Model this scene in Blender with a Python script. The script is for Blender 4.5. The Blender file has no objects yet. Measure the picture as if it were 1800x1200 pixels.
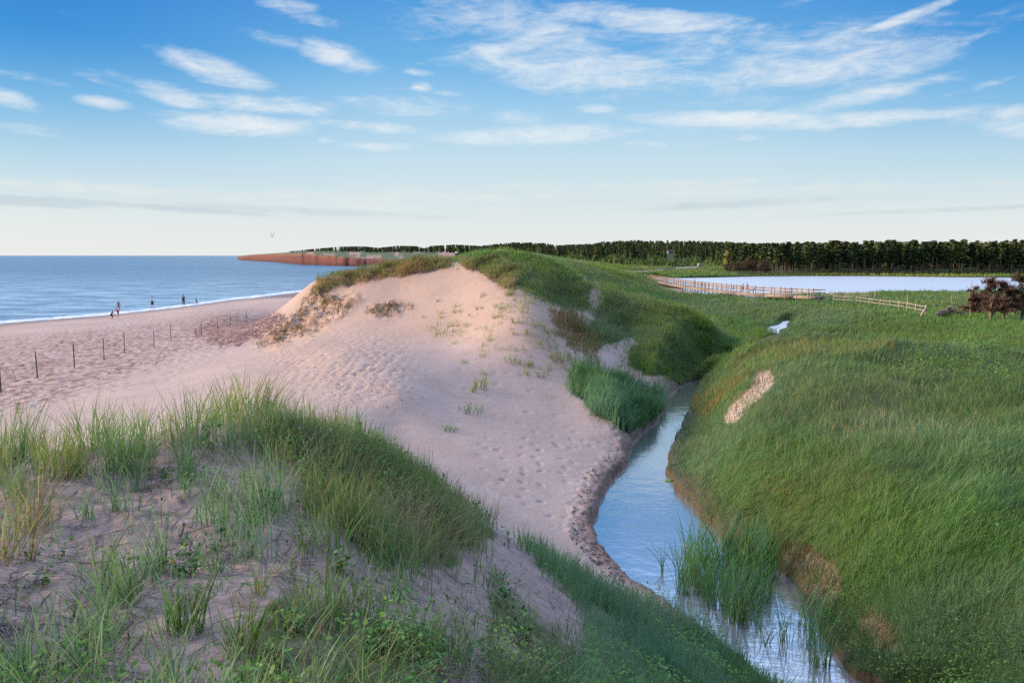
import bpy, bmesh, math, random
import numpy as np
from mathutils import Vector, Matrix
rng = np.random.default_rng(7)
random.seed(7)
R = math.radians
scene = bpy.context.scene
COL = scene.collection

# ------------------------------------------------------------------ camera
CZ = 8.5
FPX = 1300.0
PITCH = math.atan(151.0 / FPX)
cp, sp = math.cos(PITCH), math.sin(PITCH)
cam_d = bpy.data.cameras.new("camera")
cam = bpy.data.objects.new("camera", cam_d)
COL.objects.link(cam)
cam.location = (0, 0, CZ)
cam.rotation_euler = (R(90) - PITCH, 0, 0)
cam_d.sensor_width = 36
cam_d.lens = 36 * FPX / 1800
cam_d.clip_start = 0.05
cam_d.clip_end = 60000
scene.camera = cam
scene.render.resolution_x, scene.render.resolution_y = 1024, 682

def ray(u, v):
    a = (np.asarray(u, float) - 900) / FPX
    b = (600 - np.asarray(v, float)) / FPX
    return a, cp + b * sp, -sp + b * cp
def se(u, v):                     # level-view slopes: x/y and z/y of the sight line
    x, y, z = ray(u, v)
    return x / y, z / y
def uv_of(x, y, z):
    z = z - CZ
    f = y * cp - z * sp
    return 900 + FPX * x / f, 600 - FPX * (y * sp + z * cp) / f
def at_z(u, v, z):
    s, e = se(u, v)
    y = (z - CZ) / e
    return np.array([s * y, y, z])
def at_y(u, v, y):
    s, e = se(u, v)
    return np.array([s * y, y, CZ + e * y])

# ------------------------------------------------------------------ noise
def _hash(ix, iy, seed):
    h = (ix.astype(np.int64) * 374761393 + iy.astype(np.int64) * 668265263 + seed * 974711) & 0xFFFFFFFF
    h = ((h ^ (h >> 13)) * 1274126177) & 0xFFFFFFFF
    h = h ^ (h >> 16)
    return (h & 0xFFFFFF) / float(0xFFFFFF)
def vnoise(x, y, seed=0):
    x = np.asarray(x, float); y = np.asarray(y, float)
    ix = np.floor(x); iy = np.floor(y)
    fx = x - ix; fy = y - iy
    fx = fx * fx * (3 - 2 * fx); fy = fy * fy * (3 - 2 * fy)
    a = _hash(ix, iy, seed); b = _hash(ix + 1, iy, seed)
    c = _hash(ix, iy + 1, seed); d = _hash(ix + 1, iy + 1, seed)
    return (a + (b - a) * fx) * (1 - fy) + (c + (d - c) * fx) * fy
def fbm(x, y, oct=3, seed=0):
    t = 0; a = 0.5; n = 0
    for k in range(oct):
        t = t + a * vnoise(x, y, seed + k * 17); n += a
        x = x * 2.03 + 11.3; y = y * 2.03 - 7.1; a *= 0.5
    return t / n                      # 0..1
def sstep(a, b, x):
    t = np.clip((x - a) / (b - a), 0, 1)
    return t * t * (3 - 2 * t)

# ------------------------------------------------------------------ tagging and mesh helpers
def tag(o, label=None, cat=None, group=None, kind=None):
    if label: o["label"] = label
    if cat: o["category"] = cat
    if group: o["group"] = group
    if kind: o["kind"] = kind
    return o
def link(name, me, mat=None, parent=None, loc=None):
    o = bpy.data.objects.new(name, me)
    COL.objects.link(o)
    if mat is not None and me is not None: me.materials.append(mat)
    if parent is not None: o.parent = parent
    if loc is not None: o.location = loc
    return o
def np_mesh(name, V, F, cols=None, smooth=False, attrs=None):
    """V (n,3); F list of int arrays (m,k) (any k)."""
    me = bpy.data.meshes.new(name)
    V = np.ascontiguousarray(V, dtype=np.float32)
    me.vertices.add(len(V)); me.vertices.foreach_set("co", V.ravel())
    if not isinstance(F, (list, tuple)): F = [F]
    F = [np.asarray(f, dtype=np.int32) for f in F if len(f)]
    nl = sum(f.size for f in F); npoly = sum(len(f) for f in F)
    me.loops.add(nl); me.polygons.add(npoly)
    me.loops.foreach_set("vertex_index", np.concatenate([f.ravel() for f in F]))
    st = []; off = 0
    for f in F:
        st.append(off + np.arange(len(f), dtype=np.int32) * f.shape[1]); off += f.size
    me.polygons.foreach_set("loop_start", np.concatenate(st).astype(np.int32))
    if smooth: me.polygons.foreach_set("use_smooth", np.ones(npoly, dtype=bool))
    me.update(calc_edges=True)
    if cols is not None:
        c = np.ones((len(V), 4), np.float32); c[:, :3] = cols
        at = me.attributes.new("col", 'FLOAT_COLOR', 'POINT'); at.data.foreach_set("color", c.ravel())
    for k, a in (attrs or {}).items():
        at = me.attributes.new(k, 'FLOAT', 'POINT'); at.data.foreach_set("value", np.ascontiguousarray(a, np.float32).ravel())
    return me
class MB:
    """collects boxes, tubes and blobs into one mesh"""
    def __init__(s): s.V = []; s.F = {}; s.n = 0; s.C = []
    def add(s, V, F, col=None):
        V = np.asarray(V, float)
        for f in F: s.F.setdefault(len(f), []).append([i + s.n for i in f])
        s.V.append(V); s.n += len(V)
        s.C.append(np.tile(col if col is not None else (1, 1, 1), (len(V), 1)))
    def box(s, c, d, rz=0, col=None, tilt=0):
        x, y, z = [k / 2 for k in d]
        V = np.array([(a, b, e) for a in (-x, x) for b in (-y, y) for e in (-z, z)])
        if tilt:
            ct, st = math.cos(tilt), math.sin(tilt); V = V @ np.array([[ct, 0, st], [0, 1, 0], [-st, 0, ct]]).T
        cz, sz = math.cos(rz), math.sin(rz)
        V = V @ np.array([[cz, -sz, 0], [sz, cz, 0], [0, 0, 1]]).T + np.array(c)
        s.add(V, [(0, 1, 3, 2), (4, 6, 7, 5), (0, 4, 5, 1), (2, 3, 7, 6), (0, 2, 6, 4), (1, 5, 7, 3)], col)
    def tube(s, pts, rad, n=6, col=None, cap=True):
        pts = [np.array(p, float) for p in pts]
        if np.isscalar(rad): rad = [rad] * len(pts)
        V = []
        for i, p in enumerate(pts):
            t = pts[min(i + 1, len(pts) - 1)] - pts[max(i - 1, 0)]
            t = t / (np.linalg.norm(t) + 1e-9)
            a = np.array([1, 0, 0]) if abs(t[0]) < .8 else np.array([0, 1, 0])
            a = np.cross(t, a); a /= np.linalg.norm(a); b = np.cross(t, a)
            for k in range(n):
                w = 2 * math.pi * k / n
                V.append(p + rad[i] * (a * math.cos(w) + b * math.sin(w)))
        F = []
        for i in range(len(pts) - 1):
            for k in range(n):
                k2 = (k + 1) % n
                F.append((i * n + k, i * n + k2, (i + 1) * n + k2, (i + 1) * n + k))
        if cap:
            F.append(tuple(range(n - 1, -1, -1))); F.append(tuple((len(pts) - 1) * n + k for k in range(n)))
        s.add(np.array(V), F, col)
    def blob(s, c, r, nu=8, nv=6, jit=0.0, col=None, seed=0):
        rr = np.random.default_rng(seed)
        V = []; F = []
        for j in range(nv + 1):
            th = math.pi * j / nv
            for i in range(nu):
                ph = 2 * math.pi * i / nu
                k = 1 + jit * (rr.random() - .5)
                V.append((c[0] + r[0] * k * math.sin(th) * math.cos(ph), c[1] + r[1] * k * math.sin(th) * math.sin(ph), c[2] + r[2] * k * math.cos(th)))
        for j in range(nv):
            for i in range(nu):
                i2 = (i + 1) % nu
                F.append((j * nu + i, (j + 1) * nu + i, (j + 1) * nu + i2, j * nu + i2))
        s.add(np.array(V), F, col)
    def mesh(s, name, smooth=False):
        return np_mesh(name, np.concatenate(s.V), [np.array(f) for f in s.F.values()], np.concatenate(s.C), smooth)
    def build(s, name, mat, parent=None, smooth=False, loc=None):
        return link(name, s.mesh(name, smooth), mat, parent, loc)

# ------------------------------------------------------------------ material helpers
class NT:
    def __init__(s, tree): s.t = tree; s.n = tree.nodes; s.l = tree.links
    def N(s, typ, **kw):
        n = s.n.new(typ)
        for k, v in kw.items():
            if k.startswith("i_"):
                key = k[2:]; key = int(key) if key.isdigit() else key
                s.set(n.inputs[key], v)
            else: setattr(n, k, v)
        return n
    def set(s, inp, v):
        if isinstance(v, bpy.types.NodeSocket): s.l.new(v, inp)
        else: inp.default_value = v
    def math(s, op, a, b=None, c=None, clamp=False):
        n = s.n.new("ShaderNodeMath"); n.operation = op; n.use_clamp = clamp
        s.set(n.inputs[0], a)
        if b is not None: s.set(n.inputs[1], b)
        if c is not None: s.set(n.inputs[2], c)
        return n.outputs[0]
    def mix(s, f, a, b, blend='MIX'):
        n = s.n.new("ShaderNodeMix"); n.data_type = 'RGBA'; n.blend_type = blend
        s.set(n.inputs[0], f); s.set(n.inputs[6], a); s.set(n.inputs[7], b)
        return n.outputs[2]
    def noise(s, vec, scale, detail=3, rough=.55, dim='3D', dist=0):
        n = s.n.new("ShaderNodeTexNoise"); n.noise_dimensions = dim
        if vec is not None: s.l.new(vec, n.inputs["Vector"])
        n.inputs["Scale"].default_value = scale; n.inputs["Detail"].default_value = detail
        n.inputs["Roughness"].default_value = rough; n.inputs["Distortion"].default_value = dist
        return n.outputs["Fac"]
    def ramp(s, f, lo, hi, a=0.0, b=1.0, smooth=True):
        n = s.n.new("ShaderNodeMapRange"); n.interpolation_type = 'SMOOTHSTEP' if smooth else 'LINEAR'
        s.set(n.inputs[0], f); n.inputs[1].default_value = lo; n.inputs[2].default_value = hi
        n.inputs[3].default_value = a; n.inputs[4].default_value = b
        return n.outputs[0]
    def attr(s, name):
        return s.N("ShaderNodeAttribute", attribute_name=name)
def new_mat(name):
    m = bpy.data.materials.new(name); m.use_nodes = True
    m.node_tree.nodes.clear(); t = NT(m.node_tree)
    out = t.N("ShaderNodeOutputMaterial")
    return m, t, out
def c4(c): return (c[0], c[1], c[2], 1)
def simple_mat(name, col, rough=.7, var=.25, scale=8, bump=.2):
    m, t, out = new_mat(name)
    g = t.N("ShaderNodeNewGeometry"); n = t.noise(g.outputs["Position"], scale, 4)
    c = t.mix(t.ramp(n, .3, .7), c4([k * (1 - var) for k in col]), c4([min(1, k * (1 + var)) for k in col]))
    b = t.N("ShaderNodeBump", i_Strength=bump, i_Distance=.02, i_Height=n)
    p = t.N("ShaderNodeBsdfPrincipled", i_Roughness=rough); t.set(p.inputs["Base Color"], c); t.l.new(b.outputs[0], p.inputs["Normal"])
    t.l.new(p.outputs[0], out.inputs[0]); return m
def col_mat(name, trans=.25, rough=.65, mul=1.0, spec=.3):
    m, t, out = new_mat(name)
    a = t.attr("col"); c = a.outputs["Color"]
    p = t.N("ShaderNodeBsdfPrincipled", i_Roughness=rough); p.inputs["Specular IOR Level"].default_value = spec
    t.l.new(c, p.inputs["Base Color"])
    if trans > 0:
        tr = t.N("ShaderNodeBsdfTranslucent"); t.l.new(c, tr.inputs[0])
        mx = t.N("ShaderNodeMixShader", i_Fac=trans); t.l.new(p.outputs[0], mx.inputs[1]); t.l.new(tr.outputs[0], mx.inputs[2])
        t.l.new(mx.outputs[0], out.inputs[0])
    else: t.l.new(p.outputs[0], out.inputs[0])
    return m
# ------------------------------------------------------------------ terrain control points
CP = []                               # x, y, z
def G(u, v, z=None, d=None):
    p = at_z(u, v, z) if z is not None else at_y(u, v, d)
    CP.append(p)
def W(s, d, z): CP.append(np.array([s * d, d, z]))
# foreground ridge crest
for u, v, d in [(0, 795, 8.7), (100, 790, 8.9), (210, 775, 9.0), (300, 757, 9.2), (450, 732, 9.9), (600, 752, 10.8), (700, 812, 11.5), (800, 878, 11.9),
                (880, 935, 12.3), (1000, 1000, 12.7), (1100, 1060, 12.6), (1200, 1145, 12.3)]: G(u, v, d=d)
G(1330, 1200, z=.8)
# the slope that faces the camera
for u, v, d in [(0, 1200, 3.3), (300, 1200, 3.4), (600, 1200, 3.8), (800, 1200, 4.6), (1000, 1200, 6.3), (1150, 1200, 8.6),
                (150, 950, 5.6), (500, 950, 6.0), (700, 950, 7.3), (850, 1000, 8.5), (950, 1080, 8.4), (1050, 1130, 9.0), (0, 870, 6.8), (400, 850, 7.3),
                (250, 850, 7.4), (600, 850, 8.6), (1250, 1180, 11.4), (1080, 1090, 11.0)]: G(u, v, d=d)
for s, d, z in [(-1, 1.5, 6.9), (-.4, 1.5, 6.9), (.1, 1.5, 6.85), (.5, 1.5, 6.3), (1.1, 1.5, 5.5), (-1.1, 4, 6.6), (-1.1, 8, 6.4), (.45, 4, 4.2), (.8, 3, 3.2), (1.1, 3, 3),
                (.45, 8, 2.0), (.6, 6, 1.2), (.9, 6, 1.3), (.62, 9, .5), (1.1, 8, 2.2), (-1, .8, 7.0), (1, .8, 6.6),
                # behind the ridge
                (-.9, 14, 4.0), (-.65, 14, 4.0), (-.35, 15, 4.0), (-.15, 15.5, 3.4), (0, 15.5, 2.0), (.1, 15.5, 1.3), (-.9, 20, 2.4), (-.62, 19.5, 2.5), (-.35, 20.5, 2.9), (-.12, 19, 2.1), (0, 17.5, 1.4),
                (-1.1, 30, 1.5), (-1.1, 50, -.6), (-.95, 70, -1.0)]: W(s, d, z)
# beach
for u, v, z in [(0, 740, 2.0), (200, 690, 2.1), (0, 690, 1.7), (0, 640, 1.4), (0, 600, .8), (0, 568, 0), (200, 650, 1.7), (200, 600, 1.25), (200, 552, 0), (100, 560, 0),
                (300, 541, 0), (400, 620, 2.1), (400, 580, 1.7), (400, 550, 1.1), (400, 527, 0), (500, 563, 1.9), (500, 530, 1.0), (500, 516, 0), (540, 511, 0),
                (430, 606, 2.1), (300, 660, 2.1), (300, 700, 2.4), (420, 640, 2.6), (110, 720, 2.0),
                (600, 618, 3.65), (600, 660, 3.25), (520, 640, 3.0), (450, 660, 2.7), (500, 700, 2.75), (700, 640, 3.5), (700, 700, 2.9), (700, 745, 2.25), (800, 640, 3.2), (800, 700, 2.5), (800, 760, 1.95),
                (800, 820, 1.7), (900, 700, 2.2), (900, 760, 1.75), (900, 800, 1.5), (900, 870, 1.3), (1000, 740, 1.6), (1000, 800, 1.26), (1000, 880, 1.05), (1040, 900, .95),
                (1090, 790, 1.0), (1000, 692, 2.1), (1060, 690, 2.1), (1100, 715, 1.7), (1155, 735, .85), (1080, 640, 2.25), (1170, 690, .75), (1130, 665, 1.3), (950, 650, 2.85), (480, 600, 2.4)]: G(u, v, z=z)
# sea bed
for s, d, z in [(-.75, 130, -1.5), (-.6, 180, -2), (-1.1, 150, -2.5), (-.5, 300, -2.5), (-.3, 400, -2), (-1, 500, -4), (-.5, 800, -4), (-1, 1500, -5), (-.4, 1500, -5), (-.2, 330, -1), (-.25, 250, -1.0), (-.22, 300, -1), (-.18, 420, -1), (-.2, 550, -1), (-.17, 500, -1), (-.3, 600, -2), (-.1, 300, 3), (-.08, 500, 5), (-.12, 800, 6), (-.22, 210, -.3), (-.8, 4000, -6), (-.4, 4000, -5)]: W(s, d, z)
# blowout slope and its crest
for u, v, d in [(540, 600, 45.6), (600, 600, 44), (600, 562, 53), (560, 545, 58), (545, 520, 61), (700, 600, 43), (700, 560, 51), (700, 510, 58), (700, 482, 61), (800, 600, 42), (800, 560, 48), (800, 500, 56), (800, 470, 60),
                (600, 525, 58.5), (620, 500, 60.5), (900, 600, 39.5), (900, 560, 42.5), (900, 510, 50), (900, 470, 57), (950, 560, 43), (1000, 600, 44), (1000, 560, 48), (1000, 520, 54),
                (552, 496, 63), (600, 487, 63.5), (650, 476, 64), (700, 465, 64.5), (760, 455, 65), (795, 460, 65), (830, 444, 65), (880, 449, 62),
                (925, 459, 61), (960, 470, 60), (1000, 488, 58.5), (1035, 515, 56)]: G(u, v, d=d)
# behind the crest
for s, d, z in [(-.27, 72, 4.6), (-.29, 80, 1.5), (-.3, 100, .2), (-.2, 80, 5), (-.1, 80, 6.0), (-.2, 120, 3), (-.05, 90, 6.2), (0, 75, 6.5), (.05, 75, 5.0), (.09, 72, 3.6), (.11, 66, 3.6), (.13, 85, 3.2), (-.25, 150, .3), (-.15, 160, 4)]: W(s, d, z)
for u, v, d in [(890, 441, 180), (860, 446, 200), (950, 449, 140), (1000, 459, 120), (1060, 492, 108), (1100, 497, 115), (1050, 470, 190), (1050, 462, 330), (1120, 474, 280), (1200, 476, 290), (1010, 456, 300), (930, 450, 260)]: G(u, v, d=d)
# spur between the blowout and the marsh
for u, v, d in [(1060, 520, 57), (1100, 530, 57), (1150, 545, 56), (1250, 580, 54), (1305, 610, 52), (1150, 600, 48), (1150, 640, 43), (1100, 575, 52), (1080, 603, 47), (1250, 625, 48), (1040, 560, 50), (1200, 610, 48.5)]: G(u, v, d=d)
G(1205, 664, z=.8); G(1290, 640, z=1.0); G(1230, 650, z=1.0)
for s, d, z in [(.2, 72, 1.6), (.27, 66, 1.1), (.33, 60, 1.0), (.15, 80, 2.2), (.3, 52, .8), (.27, 50, .8)]: W(s, d, z)
# marsh
for u, v, z in [(1200, 535, 1.1), (1300, 565, 1.0), (1250, 545, 1.0), (1400, 565, 1.0), (1350, 590, .9), (1440, 590, 1.0), (1500, 565, 1.3), (1600, 555, 1.1), (1700, 575, 1.9), (1800, 580, 1.8), (1400, 533, 1.0), (1550, 535, 1.0),
                (1700, 520, 1.0), (1800, 530, 1.1), (1110, 500, 1.8), (1150, 515, 1.2), (1500, 482, 1.1), (1800, 486, 1.1), (1300, 483, 1.2), (1650, 600, 2.3), (1750, 590, 2.2), (1170, 484, 1.4)]: G(u, v, z=z)
for s, d, z in [(.2, 400, 2.4), (.45, 350, 1.4), (.7, 350, 1.4), (.1, 450, 4.0), (.1, 800, 12), (.3, 800, 12), (.7, 800, 9), (0, 500, 5), (0, 800, 12), (-.08, 800, 11), (0, 1500, 12), (.7, 1500, 10), (-.1, 500, 6),
                (0, 4000, 12), (.6, 4000, 12), (1.1, 50, 3), (1.1, 100, 1.2), (1.1, 300, 1.2), (1.1, 1000, 8), (1.1, 25, 4)]: W(s, d, z)
# right bank mound
for u, v, z in [(1350, 608, 3.25), (1450, 603, 3.55), (1550, 615, 3.6), (1700, 630, 3.3), (1800, 650, 3.4), (1400, 700, 3.3), (1600, 700, 3.7), (1800, 720, 3.9), (1255, 720, 1.7), (1300, 690, 2.7), (1350, 650, 3.2), (1230, 745, 1.1),
                (1215, 800, .95), (1300, 800, 2.3), (1500, 800, 3.0), (1700, 800, 3.5), (1300, 900, 1.5), (1500, 900, 2.5), (1700, 900, 3.0), (1260, 930, .8), (1400, 985, 1.15), (1500, 1000, 1.6), (1700, 1000, 2.3),
                (1450, 1050, .95), (1600, 1100, 1.45), (1800, 1100, 2.1), (1550, 1190, .85), (1700, 1200, 1.3), (1800, 1200, 1.7)]: G(u, v, z=z)
CP = np.array(CP)
_cs = np.stack([CP[:, 0] / CP[:, 1] * 2.2, np.log(CP[:, 1])], 1)
def _ker(r2): return np.sqrt(r2 + .0016)
_A = _ker(((_cs[:, None] - _cs[None]) ** 2).sum(-1)); _n = len(CP)
_M = np.zeros((_n + 1, _n + 1)); _M[:_n, :_n] = _A - np.eye(_n) * .002; _M[_n, :_n] = 1; _M[:_n, _n] = 1
_w = np.linalg.solve(_M, np.concatenate([CP[:, 2], [0]]))
# coarse evaluation, then bilinear
_S = np.linspace(-1.2, 1.2, 420); _T = np.linspace(math.log(.7), math.log(9000), 420)
_Z = np.zeros((420, 420))
for i in range(420):
    q = np.stack([_S * 2.2, np.full(420, _T[i])], 1)
    _Z[i] = _ker(((q[:, None] - _cs[None]) ** 2).sum(-1)) @ _w[:_n] + _w[_n]
def z_base(x, y):
    s = x / y; t = np.log(y)
    a = np.clip((s + 1.2) / 2.4 * 419, 0, 418.999); b = np.clip((t - _T[0]) / (_T[-1] - _T[0]) * 419, 0, 418.999)
    i = a.astype(int); j = b.astype(int); fa = a - i; fb = b - j
    return (_Z[j, i] * (1 - fa) + _Z[j, i + 1] * fa) * (1 - fb) + (_Z[j + 1, i] * (1 - fa) + _Z[j + 1, i + 1] * fa) * fb

# ------------------------------------------------------------------ the grid
ds = [.9]
while ds[-1] < 7000:
    d = ds[-1]
    ds.append(d + (max(.03, min(.00018 * d * d, .0075 * d)) if d < 500 else .05 * d))
ds = np.array(ds)
ss = np.concatenate([np.linspace(-1.15, -.745, 40), np.arange(-.74, .7401, .00145), np.linspace(.745, 1.15, 40)])
NS, ND = len(ss), len(ds)
GX = ss[None] * ds[:, None]; GY = np.repeat(ds[:, None], NS, 1)
GZ = z_base(GX, GY)

# ------------------------------------------------------------------ water outlines (real banks, at water level)
WL = .6
def outline(pts, z=WL): return np.array([at_z(u, v, z)[:2] for u, v in pts])
creek_left = [(1222, 668), (1200, 676), (1178, 692), (1172, 712), (1160, 735), (1140, 752), (1114, 770), (1108, 792), (1098, 818), (1072, 846), (1058, 872), (1050, 900), (1044, 935), (1046, 965), (1075, 1000), (1120, 1040), (1190, 1090), (1260, 1140), (1340, 1195), (1420, 1260)]
creek_right = [(1640, 1260), (1560, 1222), (1500, 1192), (1470, 1150), (1440, 1100), (1415, 1062), (1385, 1015), (1340, 975), (1270, 945), (1238, 915), (1215, 880), (1185, 856), (1172, 830), (1180, 790), (1196, 755), (1210, 725), (1216, 700), (1232, 680), (1244, 668)]
creek_poly = outline(creek_left + creek_right)
PWL = .95
far_creek = outline([(1343, 580), (1352, 574), (1364, 572), (1376, 565), (1386, 564), (1384, 573), (1371, 582), (1366, 590), (1357, 598), (1350, 594), (1346, 588)], PWL)
pond_poly = outline([(1152, 487.5), (1195, 489), (1250, 488), (1330, 486), (1420, 485.3), (1520, 485.3), (1640, 487), (1760, 488), (1900, 489), (1900, 508), (1800, 511), (1640, 512), (1560, 513), (1500, 516), (1440, 517), (1400, 516.5), (1372, 514), (1345, 516), (1305, 516), (1262, 518), (1232, 518), (1205, 511), (1196, 506), (1172, 500), (1140, 498), (1130, 494), (1140, 490)])
def sdist(px, py, poly):
    """signed distance, negative inside"""
    a = poly; b = np.roll(poly, -1, 0)
    best = np.full(px.shape, 1e18); ins = np.zeros(px.shape, bool)
    for (ax, ay), (bx, by) in zip(a, b):
        dx, dy = bx - ax, by - ay
        t = np.clip(((px - ax) * dx + (py - ay) * dy) / (dx * dx + dy * dy + 1e-12), 0, 1)
        best = np.minimum(best, (px - ax - t * dx) ** 2 + (py - ay - t * dy) ** 2)
        if by != ay:
            ins ^= ((ay > py) != (by > py)) & (px < ax + (py - ay) / (by - ay) * dx)
    d = np.sqrt(best)
    return np.where(ins, -d, d)
BANK = np.full(GX.shape, 99.0)
def carve(poly, reach, jit, jsc, rise, WL=WL):
    lo = poly.min(0) - reach; hi = poly.max(0) + reach
    m = (GX > lo[0]) & (GX < hi[0]) & (GY > lo[1]) & (GY < hi[1])
    x, y = GX[m], GY[m]
    sd = sdist(x, y, poly) + jit * (fbm(x * jsc, y * jsc, 3, 5) - .5) * 2
    z = GZ[m]
    zin = WL - .06 - .5 * np.clip(-sd, 0, 1.2)
    zout = np.clip(z, WL + .02 + np.clip(sd * 1.2, 0, .18), WL + rise + np.clip(sd, 0, None) * (.9 if poly is not far_creek else .03))
    GZ[m] = np.where(sd < 0, zin, np.where(sd < reach, zout, z))
    BANK[m] = np.minimum(BANK[m], sd)
carve(creek_poly, 6.0, .16, 1.3, .22)
carve(far_creek, 7.0, .25, .4, .03, PWL)
carve(pond_poly, 20.0, .6, .15, .1)
_lowm = (GX > 15) & (GY > 95) & (GY < 340) & (BANK > .5)
GZ[_lowm] = np.maximum(GZ[_lowm], WL + .22)

# ------------------------------------------------------------------ level-view rasters: depth of the visible ground, cover masks
SM, EM = .98, .95
RS, RE = 1680, 1075
rs = np.linspace(-SM, SM, RS); re_ = np.linspace(-EM, .03, RE)
def depth_map():
    col = np.clip(np.searchsorted(ss, rs), 0, NS - 1)
    D = np.full((RE, RS), np.inf)
    E = (GZ - CZ) / GY
    for k in range(RS):
        rm = np.maximum.accumulate(E[:, col[k]])
        idx = np.searchsorted(rm, re_)
        ok = idx < ND
        D[ok, k] = ds[idx[ok]]
    return D
RU = np.zeros((RE, RS)); RV = np.zeros((RE, RS))
_ss, _ee = np.meshgrid(rs, re_)
RU, RV = uv_of(_ss, np.ones_like(_ss), CZ + _ee)
# wobble so that painted outlines are never straight
_wob = 1.0
_pk = sstep(430, 620, RV)
WU = RU + _pk * (46 * (fbm(RU * .016, RV * .025, 4, 31) - .5) + 26 * (fbm(RU * .09, RV * .12, 2, 33) - .5)) + 10 * (fbm(RU * .05, RV * .08, 3, 35) - .5)
WV = RV + _pk * (30 * (fbm(RU * .016, RV * .025, 4, 77) - .5) + 18 * (fbm(RU * .09, RV * .12, 2, 78) - .5)) + 5 * (fbm(RU * .05, RV * .08, 3, 79) - .5)
def pmask(*polys, soft=0, wob=True):
    out = np.zeros((RE, RS))
    X, Y = (WU, WV) if wob else (RU, RV)
    for poly in polys:
        p = np.array(poly, float); lo = p.min(0) - 20; hi = p.max(0) + 20
        m = (X > lo[0]) & (X < hi[0]) & (Y > lo[1]) & (Y < hi[1])
        x, y = X[m], Y[m]; ins = np.zeros(x.shape, bool)
        for (ax, ay), (bx, by) in zip(p, np.roll(p, -1, 0)):
            if by != ay: ins ^= ((ay > y) != (by > y)) & (x < ax + (y - ay) / (by - ay) * (bx - ax))
        out[m] = np.maximum(out[m], ins)
    return blur(out, soft) if soft else out
def blur(a, r):
    for ax in (0, 1):
        for _ in range(2):
            p = np.pad(a, [(r + 1, r) if k == ax else (0, 0) for k in (0, 1)], mode='edge')
            c = np.cumsum(p, ax)
            n = a.shape[ax]
            a = (np.take(c, np.arange(2 * r + 1, 2 * r + 1 + n), ax) - np.take(c, np.arange(0, n), ax)) / (2 * r + 1)
    return np.clip(a, 0, None)
def rlook(Rr, x, y, z):
    """raster value at a world point"""
    a = np.clip(((x / y) + SM) / (2 * SM) * (RS - 1), 0, RS - 1).astype(int)
    b = np.clip(((z - CZ) / y + EM) / (EM + .03) * (RE - 1), 0, RE - 1).astype(int)
    return Rr[b, a]

DEP0 = depth_map()
P_ridge = [(380, 720), (450, 672), (600, 690), (690, 745), (770, 820), (890, 880), (915, 925), (850, 960), (800, 1005), (720, 1000), (640, 975), (560, 900), (520, 830), (450, 780)]
P_nose = [(868, 885), (1000, 950), (1100, 1010), (1200, 1080), (1400, 1215), (1500, 1300), (1300, 1400), (1010, 1300), (1045, 1120), (985, 1060), (930, 990), (880, 930)]
P_low1 = [(455, 1065), (520, 1030), (610, 1060), (650, 1075), (720, 1090), (790, 1150), (830, 1260), (600, 1300), (400, 1260), (430, 1120)]
P_low2 = [(860, 1010), (910, 1030), (960, 1090), (1030, 1150), (1010, 1300), (900, 1330), (830, 1260), (850, 1120)]
P_mid = [(520, 930), (640, 970), (620, 1010), (540, 1010)]
P_top = [(770, 446), (830, 432), (900, 446), (925, 462), (905, 500), (880, 478), (840, 466), (800, 462)]
P_mound1 = [(905, 448), (960, 455), (1015, 478), (1050, 515), (1040, 548), (985, 545), (930, 520), (905, 495)]
P_spur = [(1010, 470), (1050, 498), (1160, 528), (1260, 566), (1318, 606), (1270, 640), (1220, 685), (1180, 672), (1120, 655), (1100, 632), (1112, 612), (1145, 600), (1105, 596), (1075, 606), (1052, 618), (1030, 605), (1000, 575), (1040, 548), (1050, 520)]
P_back = [(925, 455), (960, 440), (1290, 440), (1290, 480), (1180, 488), (1140, 500), (1190, 512), (1320, 522), (1500, 560), (1380, 605), (1318, 608), (1260, 566), (1160, 528), (1060, 500), (1010, 474)]
P_bush = [(1000, 660), (1030, 648), (1085, 672), (1130, 675), (1170, 705), (1165, 725), (1140, 742), (1105, 765), (1075, 745), (1040, 715), (1005, 690)]
P_right = [(1200, 700), (1230, 672), (1290, 628), (1340, 606), (1400, 560), (1320, 520), (1500, 512), (2260, 505), (2260, 1500), (1620, 1500), (1520, 1260), (1420, 1110), (1360, 1020), (1280, 960), (1215, 925), (1150, 850), (1160, 780)]
P_gap = [(1036, 505), (1060, 508), (1062, 535), (1045, 575), (1035, 600), (1018, 598), (1040, 552)]
P_rsand = [(1295, 690), (1335, 662), (1368, 655), (1345, 688), (1322, 720), (1298, 748), (1280, 752), (1278, 725)]
P_rsand2 = [(1365, 960), (1400, 962), (1470, 1000), (1490, 1030), (1470, 1060), (1420, 1040)]
P_rsand3 = [(1495, 1080), (1540, 1085), (1590, 1135), (1560, 1150), (1500, 1110)]
P_far = [(1140, 486), (1290, 470), (2260, 476), (2260, 492), (1300, 488)]
P_path = [(845, 950), (878, 945), (900, 968), (960, 1020), (1040, 1105), (1025, 1140), (960, 1085), (880, 1015)]
P_crestveg = [(540, 522), (552, 492), (600, 480), (660, 468), (720, 456), (770, 448), (800, 452), (790, 470), (740, 482), (660, 495), (600, 505), (556, 520)]
P_scarp2 = [(800, 455), (880, 455), (925, 480), (905, 510), (870, 500), (845, 480), (815, 472)]
P_warm = [(420, 620), (500, 555), (545, 500), (650, 470), (800, 455), (920, 480), (990, 580), (1000, 640), (900, 620), (740, 600), (600, 600), (520, 620)]
P_straw = [(960, 545), (1010, 555), (1060, 605), (1050, 640), (1000, 620), (975, 590)]
P_clods = [(440, 600), (500, 560), (545, 515), (640, 520), (600, 560), (560, 580), (480, 610)]
P_clods2 = [(640, 545), (700, 530), (720, 545), (660, 560)]
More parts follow.
